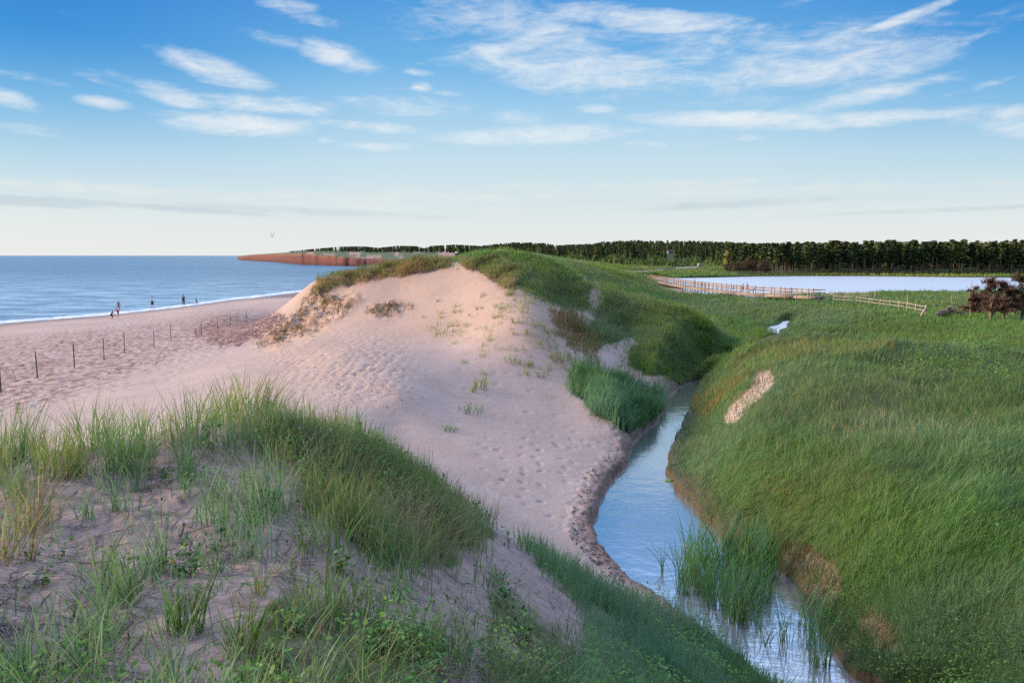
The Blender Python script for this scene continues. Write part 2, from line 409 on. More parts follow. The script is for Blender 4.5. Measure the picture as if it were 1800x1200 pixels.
P_cobble = [(440, 650), (500, 615), (600, 596), (690, 605), (730, 640), (700, 680), (600, 690), (500, 675)]
P_red = [(330, 590), (400, 562), (480, 548), (500, 560), (440, 590), (380, 605)]
P_seaw = [(-400, 640), (0, 600), (200, 580), (400, 553), (480, 548), (470, 575), (380, 605), (300, 640), (150, 690), (0, 720), (-400, 800)]
P_foot = [(830, 790), (900, 760), (1040, 760), (1090, 790), (1060, 850), (1030, 930), (950, 915), (860, 850)]
P_slope = [(740, 590), (780, 545), (860, 505), (930, 520), (1000, 590), (1010, 640), (950, 665), (860, 630)]
P_beachtramp = [(-400, 640), (0, 590), (250, 560), (520, 535), (520, 560), (440, 600), (330, 650), (150, 705), (0, 730), (-400, 820)]

dense = np.maximum(pmask(P_ridge, P_nose, P_low1, P_low2) * (DEP0 < 14.5), np.maximum(pmask(P_bush) * (DEP0 < 40), pmask(P_top, P_mound1, P_spur, P_back, P_right, P_far) * (DEP0 > 9)))
NEAR = (DEP0 < 14.5) * 1.0
sand = (fbm(RU * .06, RV * .09, 3, 451) > .36) * pmask(P_rsand, P_rsand2, P_rsand3, P_path, P_gap)
dense = dense * (1 - sand)
M_dense = blur(dense, 6)
M_scarp = blur(pmask(P_crestveg, P_scarp2) * (DEP0 < 80), 3)
M_clod = blur(pmask(P_clods, P_clods2), 5)
M_seaw = blur(pmask(P_seaw), 8); M_red = blur(pmask(P_red), 5); M_cob = blur(pmask(P_cobble), 26)
M_foot = blur(pmask(P_foot), 8); M_tramp = blur(pmask(P_beachtramp), 10)
M_straw = blur(pmask(P_straw), 5); M_warm = blur(pmask(P_warm), 14)

# ------------------------------------------------------------------ fine relief
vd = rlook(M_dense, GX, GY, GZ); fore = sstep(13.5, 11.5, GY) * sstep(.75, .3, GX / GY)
vsc = rlook(M_scarp, GX, GY, GZ); vcl = rlook(M_clod, GX, GY, GZ)
vft = rlook(M_foot, GX, GY, GZ); vtr = rlook(M_tramp, GX, GY, GZ); vcb = rlook(M_cob, GX, GY, GZ)
okz = sstep(.4, 1.5, BANK) * sstep(.15, .6, GZ)
GZ += okz * sstep(.1, .9, vd) * (1 - .6 * (GX / GY < .27) * sstep(38, 44, GY)) * sstep(13, 20, GY) * sstep(220, 90, GY) * (.85 * (fbm(GX * .24, GY * .17, 3, 3) - .5) + .34 * (fbm(GX * .9, GY * .7, 2, 9) - .5))
GZ += okz * sstep(150, 60, GY) * .10 * (fbm(GX * .35, GY * .35, 3, 12) - .5)
GZ += fore * (.14 * (fbm(GX * 1.3, GY * 1.3, 3, 21) - .5) + .06 * (fbm(GX * 6, GY * 6, 3, 22) - .5))
GZ += okz * vsc * sstep(40, 50, GY) * .9 * (fbm(GX * .9, GY * .9, 3, 41) - .45)
_r = np.abs(fbm(GX * .8 + .25 * GY, GY * .7, 3, 44) - .5) * 2
GZ += okz * vcl * sstep(30, 40, GY) * 1.0 * (.35 - _r) * (_r < .5)
# sharp little crest lines along the spurs and hummocks
def crest_line(pix, h, wdt, dd=None):
    global GZ
    pts = np.array([(at_z(u, v, z) if z < 9 else at_y(u, v, z))[:2] for u, v, z in pix]); lo = pts.min(0) - 5 * wdt; hi = pts.max(0) + 5 * wdt
    m = (GX > lo[0]) & (GX < hi[0]) & (GY > lo[1]) & (GY < hi[1]); x, y = GX[m], GY[m]; best = np.full(x.shape, 1e9)
    x = x + 1.6 * (fbm(x * .3, y * .3, 2, 431) - .5); y = y + 1.6 * (fbm(x * .3, y * .3, 2, 432) - .5)
    for (ax, ay), (bx, by) in zip(pts, pts[1:]):
        t_ = np.clip(((x - ax) * (bx - ax) + (y - ay) * (by - ay)) / ((bx - ax) ** 2 + (by - ay) ** 2), 0, 1)
        best = np.minimum(best, np.hypot(x - ax - t_ * (bx - ax), y - ay - t_ * (by - ay)))
    GZ[m] += okz[m] * h * np.exp(-best / wdt)
crest_line([(1045, 505, 5.6), (1100, 523, 5.0), (1150, 538, 4.7), (1200, 553, 4.1), (1250, 572, 3.5), (1300, 600, 2.4)], .75, 1.9)
crest_line([(885, 450, 62), (925, 459, 61), (965, 470, 60), (1005, 488, 58.5), (1035, 515, 56)], .55, 1.8)
crest_line([(1295, 632, 2.8), (1340, 607, 3.3), (1400, 600, 3.5), (1470, 601, 3.6), (1560, 610, 3.6)], .45, 1.3)
crest_line([(1330, 655, 3.1), (1400, 650, 3.5), (1480, 662, 3.6)], .3, 1.5)
crest_line([(1540, 655, 3.3), (1620, 628, 3.4), (1720, 622, 3.3), (1810, 628, 3.4)], .5, 1.6)
crest_line([(1330, 548, 1.1), (1450, 556, 1.1), (1600, 566, 1.4)], .5, 3)
crest_line([(1180, 520, 1.3), (1280, 538, 1.1), (1380, 560, 1.0)], .5, 4)
GZ += okz * sstep(.1, .9, vd) * sstep(60, 75, GY) * sstep(260, 160, GY) * 1.1 * np.clip(fbm(GX * .05, GY * .035, 3, 441) - .48, 0, 1)
# footprints and trampled sand
def dimples(x, y, dens, seed, rx, ry, depth):
    """round-ended dents scattered one per cell"""
    cx, cy = np.floor(x * dens), np.floor(y * dens); out = np.zeros(x.shape)
    for ox in (-1, 0, 1):
        for oy in (-1, 0, 1):
            ix, iy = cx + ox, cy + oy
            hx = (ix + .2 + .6 * _hash(ix, iy, seed)) / dens; hy = (iy + .2 + .6 * _hash(ix, iy, seed + 1)) / dens
            k = .5 + .8 * _hash(ix, iy, seed + 2); a = (_hash(ix, iy, seed + 3) - .5) * 1.4
            dx, dy = x - hx, y - hy; ca, sa = np.cos(a), np.sin(a)
            q = ((dx * ca + dy * sa) / rx) ** 2 + ((dy * ca - dx * sa) / ry) ** 2
            on = _hash(ix, iy, seed + 4) < .75
            out = np.minimum(out, np.where(on, -k * depth * np.exp(-q * 1.6) + .35 * k * depth * np.exp(-(np.sqrt(q) - 1.35) ** 2 * 6), 0))
    return out
def addd(mask, *a):
    m = mask > .04
    GZ[m] += (mask[m] * okz[m]) * dimples(GX[m], GY[m], *a)
addd(vft * sstep(14, 16, GY), 1.5, 51, .17, .095, .085)
addd(vtr * sstep(18, 22, GY), 1.3, 61, .28, .24, .11)
addd(vcb * sstep(24, 28, GY), 2.0, 71, .2, .17, .10)
_open = (1 - vd) * sstep(15, 20, GY) * sstep(90, 60, GY) * (1 - vtr) * (1 - vft)
addd(_open * .7 * sstep(.45, .7, fbm(GX * .12, GY * .12, 2, 91)), .7, 81, .25, .2, .06)
# eroded sand edge along the creek
bk = (BANK > 0) & (BANK < 1.1) & (GY < 48)
GZ[bk] += .16 * (fbm(GX[bk] * 4.5, GY[bk] * 4.5, 3, 88) - .45) * sstep(0, .12, BANK[bk]) * sstep(1.1, .5, BANK[bk])
GZ = np.where((BANK > .0) & (BANK < 50) & (GZ < WL + .02), WL + .02, GZ)
def tz(x, y):
    """ground height at world points"""
    x = np.asarray(x, float); y = np.asarray(y, float); s = x / y
    i = np.clip(np.searchsorted(ss, s) - 1, 0, NS - 2); j = np.clip(np.searchsorted(ds, y) - 1, 0, ND - 2)
    fa = np.clip((s - ss[i]) / (ss[i + 1] - ss[i]), 0, 1); fb = np.clip((y - ds[j]) / (ds[j + 1] - ds[j]), 0, 1)
    return (GZ[j, i] * (1 - fa) + GZ[j, i + 1] * fa) * (1 - fb) + (GZ[j + 1, i] * (1 - fa) + GZ[j + 1, i + 1] * fa) * fb
DEP = depth_map()
def bank_at(x, y):
    i = np.clip(np.searchsorted(ss, x / y), 0, NS - 1); j = np.clip(np.searchsorted(ds, y), 0, ND - 1)
    return BANK[j, i]
def ground(u, v):
    """world point of the ground seen at a pixel of the photograph"""
    s, e = se(u, v)
    a = int(round((s + SM) / (2 * SM) * (RS - 1))); b = int(round((e + EM) / (EM + .03) * (RE - 1)))
    y = DEP[min(max(b, 0), RE - 1), min(max(a, 0), RS - 1)]
    if not np.isfinite(y): y = 300.0
    return np.array([s * y, y, float(tz(s * y, y))])

# ------------------------------------------------------------------ ground mesh and material
idx = np.arange(ND * NS).reshape(ND, NS)
Fq = np.stack([idx[:-1, :-1], idx[:-1, 1:], idx[1:, 1:], idx[1:, :-1]], -1).reshape(-1, 4)
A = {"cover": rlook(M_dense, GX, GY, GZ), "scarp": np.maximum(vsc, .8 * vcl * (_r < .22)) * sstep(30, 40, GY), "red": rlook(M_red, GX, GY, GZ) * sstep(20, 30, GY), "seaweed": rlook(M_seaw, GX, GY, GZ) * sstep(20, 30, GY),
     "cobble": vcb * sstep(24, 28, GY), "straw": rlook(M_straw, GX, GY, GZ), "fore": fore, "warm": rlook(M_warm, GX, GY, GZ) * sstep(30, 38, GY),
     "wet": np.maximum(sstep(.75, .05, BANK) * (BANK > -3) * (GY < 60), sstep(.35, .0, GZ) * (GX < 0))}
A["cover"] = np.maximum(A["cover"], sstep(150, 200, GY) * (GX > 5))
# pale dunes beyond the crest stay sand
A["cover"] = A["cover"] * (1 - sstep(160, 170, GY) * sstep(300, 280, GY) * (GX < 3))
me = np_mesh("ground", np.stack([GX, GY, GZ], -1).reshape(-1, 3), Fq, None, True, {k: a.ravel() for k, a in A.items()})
m, t, out = new_mat("sand_and_turf")
P = t.N("ShaderNodeNewGeometry").outputs["Position"]
n1 = t.noise(P, .12, 4); n2 = t.noise(P, 2.2, 5, .6); n3 = t.noise(P, 30, 3, .6); n4 = t.noise(P, .5, 4, .6); nf = t.noise(P, 160, 2, .7)
sandc = t.mix(t.ramp(n1, .35, .65), c4((.50, .365, .31)), c4((.56, .42, .365)))
sandc = t.mix(t.math('MULTIPLY', t.ramp(n4, .5, .72), .5), sandc, c4((.45, .31, .25)))
sandc = t.mix(t.math('MULTIPLY', t.ramp(n2, .55, .75), .35), sandc, c4((.40, .29, .235)))
sandc = t.mix(t.math('MULTIPLY', t.ramp(n3, .5, .75), .25), sandc, c4((.34, .245, .20)))
sandc = t.mix(t.math('MULTIPLY', t.ramp(nf, .55, .8), .3), sandc, c4((.24, .17, .14)))
sandc = t.mix(t.math('MULTIPLY', t.attr('warm').outputs['Fac'], .5), sandc, c4((.53, .335, .225)))
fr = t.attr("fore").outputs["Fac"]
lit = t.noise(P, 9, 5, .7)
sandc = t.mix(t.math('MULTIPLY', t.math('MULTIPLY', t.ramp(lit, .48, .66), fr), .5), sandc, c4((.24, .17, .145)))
sandc = t.mix(t.math('MULTIPLY', fr, .5), sandc, c4((.25, .185, .175)))  # near dune sand darkened in colour, standing in for shade on the slope
sw = t.attr("seaweed").outputs["Fac"]
nsw = t.noise(P, 1.6, 4, .7)
sandc = t.mix(t.math('MULTIPLY', t.math('MULTIPLY', t.ramp(nsw, .42, .6), sw), .8), sandc, c4((.23, .12, .10)))
rd = t.attr("red").outputs["Fac"]
sandc = t.mix(t.math('MULTIPLY', t.math('MULTIPLY', t.ramp(t.noise(P, .9, 4, .7), .36, .6), rd), .85), sandc, c4((.22, .095, .08)))
cb = t.attr("cobble").outputs["Fac"]
sandc = t.mix(t.math('MULTIPLY', t.math('MULTIPLY', t.ramp(t.noise(P, 3.5, 3, .6), .48, .62), cb), .4), sandc, c4((.30, .22, .19)))
sc = t.attr("scarp").outputs["Fac"]
scn = t.noise(P, 1.4, 5, .7)
sandc = t.mix(t.math('MULTIPLY', sc, .75), sandc, t.mix(t.ramp(scn, .4, .62), c4((.40, .20, .10)), c4((.13, .075, .045))))
st_ = t.attr("straw").outputs["Fac"]
sandc = t.mix(t.math('MULTIPLY', t.math('MULTIPLY', t.ramp(scn, .42, .6), st_), .8), sandc, c4((.26, .17, .09)))
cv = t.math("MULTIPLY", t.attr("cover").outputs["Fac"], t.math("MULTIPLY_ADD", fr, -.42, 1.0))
cvn = t.math('MULTIPLY', t.ramp(t.math('ADD', cv, t.math('MULTIPLY', t.math('SUBTRACT', t.noise(P, 1.2, 4, .65), .5), .9)), .3, .7), 1)
thatch = t.mix(t.ramp(t.noise(P, .35, 4), .4, .62), c4((.052, .095, .027)), c4((.085, .115, .038)))
thatch = t.mix(t.ramp(t.noise(P, 3, 4, .7), .5, .75), thatch, c4((.11, .08, .042)))
colr = t.mix(cvn, sandc, thatch)
wt = t.attr("wet").outputs["Fac"]
colr = t.mix(t.math('MULTIPLY', wt, .72), colr, c4((.105, .06, .045)))
hgt = t.math('ADD', t.math('MULTIPLY', n2, .5), t.math('ADD', t.math('MULTIPLY', n3, .12), t.math('MULTIPLY', lit, t.math('MULTIPLY', fr, .35))))
wv = t.N("ShaderNodeTexWave", wave_type='BANDS', bands_direction='DIAGONAL'); t.l.new(P, wv.inputs["Vector"])
wv.inputs["Scale"].default_value = 3.6; wv.inputs["Distortion"].default_value = 7; wv.inputs["Detail"].default_value = 3; wv.inputs["Detail Scale"].default_value = .6
hgt = t.math('ADD', hgt, t.math('MULTIPLY', wv.outputs["Fac"], .11))
bp = t.N("ShaderNodeBump", i_Strength=.8, i_Distance=.10, i_Height=hgt)
pr = t.N("ShaderNodeBsdfPrincipled", i_Roughness=.9); pr.inputs["Specular IOR Level"].default_value = .15
t.l.new(colr, pr.inputs["Base Color"]); t.l.new(bp.outputs[0], pr.inputs["Normal"]); t.set(pr.inputs["Roughness"], t.ramp(wt, 0, 1, .9, .5))
t.l.new(pr.outputs[0], out.inputs[0])
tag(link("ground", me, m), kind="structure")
del me
# ------------------------------------------------------------------ sky, sun
SUN_AZ, SUN_EL = R(-84), R(17)         # azimuth from +Y towards +X
w = bpy.data.worlds.new("World"); scene.world = w; w.use_nodes = True
w.node_tree.nodes.clear(); t = NT(w.node_tree)
out = t.N("ShaderNodeOutputWorld"); bg = t.N("ShaderNodeBackground"); t.l.new(bg.outputs[0], out.inputs[0])
nis = t.N("ShaderNodeTexSky", sky_type='NISHITA', sun_disc=False)
nis.sun_elevation = SUN_EL; nis.sun_rotation = SUN_AZ; nis.altitude = 10; nis.air_density = 1.0; nis.dust_density = .6; nis.ozone_density = 2.0
D = t.N("ShaderNodeTexCoord").outputs["Generated"]
sx = t.N("ShaderNodeSeparateXYZ"); t.l.new(D, sx.inputs[0])
el = t.math('ARCSINE', sx.outputs[2]); az = t.math('ARCTAN2', sx.outputs[0], sx.outputs[1])
# clear-sky colour by elevation, measured from the photograph, over the physical sky
cr = t.N("ShaderNodeValToRGB"); t.l.new(t.math('DIVIDE', el, R(60), clamp=True), cr.inputs[0])
def lin(r, g, b): return tuple(((c / 255 + .055) / 1.055) ** 2.4 if c > 10 else c / 3295 for c in (r, g, b)) + (1,)
stops = [(0.0, (238, 240, 239)), (2.2, (230, 237, 238)), (4.3, (218, 233, 238)), (7, (202, 228, 241)), (10.5, (166, 211, 241)), (14, (114, 184, 235)), (18.5, (78, 157, 226)), (26, (60, 136, 212)), (45, (28, 92, 172)), (60, (26, 84, 160))]
e = cr.color_ramp.elements
while len(e) < len(stops): e.new(.5)
for k, (a, c) in enumerate(stops): e[k].position = a / 60; e[k].color = lin(*c)
grad = cr.outputs[0]
# the blue is deeper away from the middle of the view (towards the sea and inland)
side = t.math('ABSOLUTE', t.math('SUBTRACT', az, R(3)))
dk = t.math('MULTIPLY', t.ramp(side, R(8), R(37)), t.ramp(el, R(2), R(15)))
grad = t.mix(dk, grad, t.mix(1.0, grad, (.24, .61, .87, 1), 'MULTIPLY'))
SKYK = .785; SKYG = 2.7
phys = t.mix(1.0, nis.outputs[0], (.085, .085, .085, 1), 'MULTIPLY')
base = clear = t.mix(.9, phys, grad)
# clouds: soft streaks, each at its own bearing and height
def azel(u, v):
    s, e_ = se(u, v); return math.atan(s), math.atan(e_ * math.cos(math.atan(s)))
PX = 1 / FPX
cvec = t.N("ShaderNodeCombineXYZ"); t.set(cvec.inputs[0], az); t.set(cvec.inputs[1], el)
mpn = t.N("ShaderNodeMapping", vector_type='POINT'); t.l.new(cvec.outputs[0], mpn.inputs[0]); mpn.inputs["Scale"].default_value = (1, 3.6, 1); mpn.inputs["Rotation"].default_value = (0, 0, R(5))
wisp = t.noise(mpn.outputs[0], 13, 5, .62, '2D', .5)
wisp2 = t.noise(mpn.outputs[0], 42, 4, .65, '2D', .8)
mp3 = t.N("ShaderNodeMapping", vector_type='POINT'); t.l.new(cvec.outputs[0], mp3.inputs[0]); mp3.inputs["Scale"].default_value = (1, 4.5, 1); mp3.inputs["Rotation"].default_value = (0, 0, R(-28))
wisp3 = t.noise(mp3.outputs[0], 9, 5, .6, '2D', 1.2)
clouds = [  # u, v, half width, half height, tilt (deg, clockwise +), weight
    (598, 100, 62, 17, 12, 1.1), (500, 72, 65, 9, 8, .6), (385, 126, 82, 17, 13, 1.1), (305, 168, 55, 14, 10, 1.0), (470, 183, 115, 13, 1, .95), (412, 218, 112, 15, 0, 1.1), (182, 181, 32, 8, 3, .9), (18, 173, 34, 12, 14, .9),
    (35, 226, 52, 8, 4, .6), (525, 18, 60, 16, 12, .7), (210, 142, 70, 12, 12, .5), (30, 132, 55, 6, 6, .5), (712, 186, 105, 15, 2, .75), (662, 224, 95, 8, 3, .85), (678, 258, 65, 7, 0, .7), (935, 238, 155, 15, -2, 1.0), (1050, 192, 36, 7, 1, .95),
    (735, 128, 22, 5, 5, .7), (742, 154, 18, 8, 8, .7), (795, 163, 32, 6, 0, .6), (575, 247, 16, 5, 0, .7), (905, 208, 60, 12, 5, .6),
    (1010, 122, 210, 34, 6, .95), (900, 110, 80, 20, 14, 1.0), (940, 55, 210, 42, 18, .8), (1130, 35, 170, 15, 6, 1.05), (1190, 48, 100, 9, 2, 1.0), (1060, 20, 80, 12, 5, .8), (1250, 95, 260, 46, 8, .62), (1430, 110, 190, 48, -4, .85), (1560, 125, 110, 16, -8, .7), (1320, 145, 110, 12, 8, .75), (1400, 60, 60, 45, -40, .45), (1500, 172, 130, 12, -8, .85),
    (1290, 210, 165, 12, 3, 1.1), (1480, 212, 190, 11, 0, .95), (1320, 242, 22, 6, 0, .8), (1135, 254, 34, 6, 2, .8), (1582, 34, 66, 7, -13, 1.1), (1785, 212, 45, 20, 8, .9), (1690, 212, 45, 6, -8, .6), (1720, 152, 50, 5, -10, .55), (1780, 30, 70, 14, 0, .45), (1650, 70, 90, 8, -6, .4),
    (1400, 200, 420, 60, 0, .25), (1000, 200, 500, 60, 0, .2), (760, 25, 120, 45, 12, .4)]
haze_c = [(250, 335, 320, 9, 1, .55), (700, 345, 420, 10, 0, .6), (1050, 328, 420, 9, 0, .5), (1330, 335, 330, 8, 0, .5), (720, 366, 300, 9, 2, .5), (1230, 375, 420, 9, 0, .4)]
grey_c = [(55, 354, 95, 7, 2, 1.0), (240, 362, 190, 5, 3, .8), (560, 372, 240, 6, 2, .6), (1290, 360, 190, 7, -2, .75), (1640, 370, 210, 4, -1, .7), (1380, 352, 120, 4, -2, .5), (1000, 352, 120, 3, 2, .5)]
def cloudsum(lst):
    tot = None
    for (u, v, hw, hh, tilt, wgt) in lst:
        a, b = azel(u, v)
        w1, h1 = hw * PX * 1.5, hh * PX * 1.6; c_, s_ = math.cos(R(tilt)), math.sin(R(tilt))
        p_ = t.math('MULTIPLY_ADD', az, c_ / w1, t.math('MULTIPLY_ADD', el, -s_ / w1, (-a * c_ + b * s_) / w1))
        r_ = t.math('MULTIPLY_ADD', az, s_ / h1, t.math('MULTIPLY_ADD', el, c_ / h1, (-a * s_ - b * c_) / h1))
        q = t.math('MULTIPLY_ADD', p_, p_, t.math('MULTIPLY', r_, r_))
        tot = t.math('MAXIMUM', 0.0 if tot is None else tot, t.math('MULTIPLY_ADD', q, -wgt, wgt))
    return tot
cs = cloudsum(clouds)
nz = t.math('ADD', t.math('MULTIPLY', wisp, .55), t.math('ADD', t.math('MULTIPLY', wisp2, .26), t.math('MULTIPLY', wisp3, .45)))   # about .65 on average
d1 = t.math('ADD', cs, t.math('MULTIPLY', t.math('SUBTRACT', nz, .64), 1.75))
dens = t.math('MULTIPLY', t.ramp(d1, .2, 1.4), t.ramp(cs, .04, .3))
base = t.mix(t.math('MULTIPLY', dens, .82), base, lin(240, 243, 244))
hz = cloudsum(haze_c); dh = t.ramp(t.math('ADD', hz, t.math('MULTIPLY', t.math('SUBTRACT', nz, .59), 1.6)), .25, .9)
base = t.mix(t.math('MULTIPLY', dh, .42), base, lin(238, 238, 232))
gy = cloudsum(grey_c); dg = t.ramp(t.math('ADD', gy, t.math('MULTIPLY', t.math('SUBTRACT', nz, .59), 1.5)), .3, 1.0)
base = t.mix(t.math('MULTIPLY', dg, .42), base, lin(176, 194, 208))
# gain added to the unseen sky overhead and ahead to light the ground; dimmed behind
up = t.ramp(el, R(18.5), R(36), 0, 1.0)
ahead = t.ramp(sx.outputs[1], -.55, .45)
up = t.math('MULTIPLY', up, t.math('MULTIPLY_ADD', ahead, .8, .2))
back = 0.0
dim = t.math('MULTIPLY_ADD', ahead, .5, .5)
gain = t.math('ADD', 1.0, t.math('MULTIPLY', up, SKYG)); gain = t.math('MULTIPLY', gain, dim)
veil = t.mix(t.math('MULTIPLY', up, .6), base, lin(205, 218, 232))
def skyout(c, g_):
    c = t.mix(1.0, c, t.N("ShaderNodeCombineColor", i_0=g_, i_1=g_, i_2=g_).outputs[0], 'MULTIPLY')
    n = t.N("ShaderNodeBackground"); t.l.new(c, n.inputs[0]); n.inputs[1].default_value = SKYK; return n
b1 = skyout(t.mix(t.math('MULTIPLY', up, .6), clear, lin(205, 218, 232)), gain)
# the streaked part of the sky (a band over the sea and the dunes); elsewhere the sky is clear
band = t.math('MULTIPLY', t.math('LESS_THAN', t.math('ABSOLUTE', az), R(50)), t.math('LESS_THAN', t.math('ABSOLUTE', el), R(27)))
b2 = skyout(veil, gain)
mxw = t.N("ShaderNodeMixShader"); t.l.new(band, mxw.inputs[0]); t.l.new(b1.outputs[0], mxw.inputs[1]); t.l.new(b2.outputs[0], mxw.inputs[2])
t.l.new(mxw.outputs[0], out.inputs[0]); t.n.remove(bg)
sun = bpy.data.lights.new("sun", 'SUN'); so = bpy.data.objects.new("sun", sun); COL.objects.link(so)
sun.energy = 4.6; sun.angle = R(30); sun.color = (1.0, .80, .56)
dirv = Vector((math.sin(SUN_AZ) * math.cos(SUN_EL), math.cos(SUN_AZ) * math.cos(SUN_EL), math.sin(SUN_EL)))
so.rotation_euler = dirv.to_track_quat('Z', 'Y').to_euler()
scene.view_settings.view_transform = 'Standard'; scene.view_settings.look = 'None'
scene.view_settings.exposure = 0.38; scene.view_settings.gamma = 1.0
scene.cycles.max_bounces = 5; scene.cycles.diffuse_bounces = 3; scene.cycles.glossy_bounces = 3; scene.cycles.transmission_bounces = 3; scene.cycles.transparent_max_bounces = 6
scene.cycles.sample_clamp_indirect = 4
try: scene.cycles.use_denoising = False
except Exception: pass

# ------------------------------------------------------------------ water
def water_mat(name, deep, rough, sc1, sc2, strength, dist, ior_level=.5, stretch=(1, 1, 1), rot=0, patch=None, mirror=0):
    m, t, out = new_mat(name)
    g = t.N("ShaderNodeNewGeometry").outputs["Position"]
    mp = t.N("ShaderNodeMapping"); t.l.new(g, mp.inputs[0]); mp.inputs["Scale"].default_value = stretch; mp.inputs["Rotation"].default_value = (0, 0, rot)
    a = t.noise(mp.outputs[0], sc1, 4, .6); b = t.noise(mp.outputs[0], sc2, 3, .6)
    h = t.math('ADD', a, t.math('MULTIPLY', b, .35))
    bp = t.N("ShaderNodeBump", i_Strength=strength, i_Distance=dist, i_Height=h)
    p = t.N("ShaderNodeBsdfPrincipled", i_Roughness=rough); p.inputs["IOR"].default_value = 1.33; p.inputs["Specular IOR Level"].default_value = ior_level
    if patch:
        n = t.noise(mp.outputs[0], patch[0], 4, .65)
        t.l.new(t.mix(t.ramp(n, patch[1], patch[2]), c4(deep), c4(patch[3])), p.inputs["Base Color"])
    else: p.inputs["Base Color"].default_value = c4(deep)
    t.l.new(bp.outputs[0], p.inputs["Normal"])
    if mirror:
        gl = t.N("ShaderNodeBsdfGlossy", i_Roughness=rough); gl.inputs["Color"].default_value = (1, .94, .86, 1); t.l.new(bp.outputs[0], gl.inputs["Normal"])
        mx = t.N("ShaderNodeMixShader", i_Fac=t.ramp(t.N("ShaderNodeLayerWeight", i_Blend=.5).outputs["Facing"], .42, .92, mirror * .5, mirror * 1.25, False)); t.l.new(p.outputs[0], mx.inputs[1]); t.l.new(gl.outputs[0], mx.inputs[2]); t.l.new(mx.outputs[0], out.inputs[0])
    else: t.l.new(p.outputs[0], out.inputs[0])
    return m, t, p
def sheet(name, pts, z, mat):
    me = np_mesh(name, np.array([(x, y, z) for x, y in pts]), np.array([list(range(len(pts)))]))
    return tag(link(name, me, mat), kind="structure")
m_sea, t_, p_ = water_mat("sea_water", (.008, .10, .23), .22, .35, 1.3, .9, .5, .25, (.35, 1, 1), R(-12), (.02, .42, .62, (.02, .16, .31)))
Pn = t_.N("ShaderNodeNewGeometry").outputs["Position"]; sxs = t_.N("ShaderNodeSeparateXYZ"); t_.l.new(Pn, sxs.inputs[0])
# sky reflected by the near-shore chop, painted in as paler streaks
near = t_.ramp(t_.math('ADD', sxs.outputs[1], t_.math('MULTIPLY', sxs.outputs[0], .35)), 75, 330, 1, 0)
chop = t_.noise(t_.N("ShaderNodeMapping", i_Scale=(.5, 1.0, 1), i_Vector=Pn).outputs[0], .16, 6, .72)
nearc = t_.math('MULTIPLY', near, t_.ramp(chop, .4, .62, .1, 1.0))
src = p_.inputs["Base Color"].links[0].from_socket
t_.l.new(t_.mix(nearc, src, (.36, .55, .68, 1)), p_.inputs["Base Color"])
sheet("sea", [(-14000, 20), (-20, 20), (-20, 9000), (0, 14000), (0, 40000), (-40000, 40000)], 0.0, m_sea)
m_pond, _, _ = water_mat("pond_water", (.50, .54, .60), .4, .5, 2.2, .3, .12, .5, (.4, 1, 1), mirror=.3)
c = pond_poly.mean(0)
sheet("pond", [(25, 110), (240, 110), (300, 320), (20, 320)], WL, m_pond)
m_creek, _, _ = water_mat("creek_water", (.27, .275, .31), .07, 1.3, 5, .22, .05, .5, (.7, 1.2, 1), R(20), mirror=.68)
cl = outline(creek_left); crr = outline(creek_right[::-1])
lft = outline([(u - 60, v) for u, v in creek_left[:-1]] + [(1380, 1270)]); rgt = outline([(u + 50, v) for u, v in creek_right])
sheet("creek", [tuple(p) for p in lft] + [tuple(p) for p in rgt], WL + .001, m_creek)
fc = far_creek.mean(0); sheet("creek_pool", [tuple(fc + (p - fc) * 1.6) for p in far_creek], PWL, m_pond)
# ------------------------------------------------------------------ blades and leaves
def L3(*c): return np.array(c, float)
GREEN = L3(.125, .30, .055); BLUE = L3(.155, .335, .175); YELL = L3(.40, .41, .10); STRAW = L3(.46, .37, .22); DARK = L3(.04, .115, .026); OLIVE = L3(.20, .245, .07); BROWN = L3(.24, .155, .085); PALE = L3(.30, .41, .25); LIME = L3(.235, .39, .055); RUST = L3(.40, .24, .09)
def palette(x, y, choices, scale, seed, jit=.18):
    """choices: list of (colour, weight); patchy over the ground"""
    n = len(x); wts = np.stack([wgt * np.exp(9 * (fbm(x * scale, y * scale, 3, seed + 13 * k) - .5)) for k, (_, wgt) in enumerate(choices)], 1)
    wts *= rng.uniform(.2, 1, wts.shape) ** 2
    wts /= wts.sum(1, keepdims=True)
    c = wts @ np.array([q for q, _ in choices])
    c = c * (1 + rng.normal(0, jit, (n, 1))) * (1 + rng.normal(0, .07, (n, 3)))
    return np.clip(c, .008, .9)
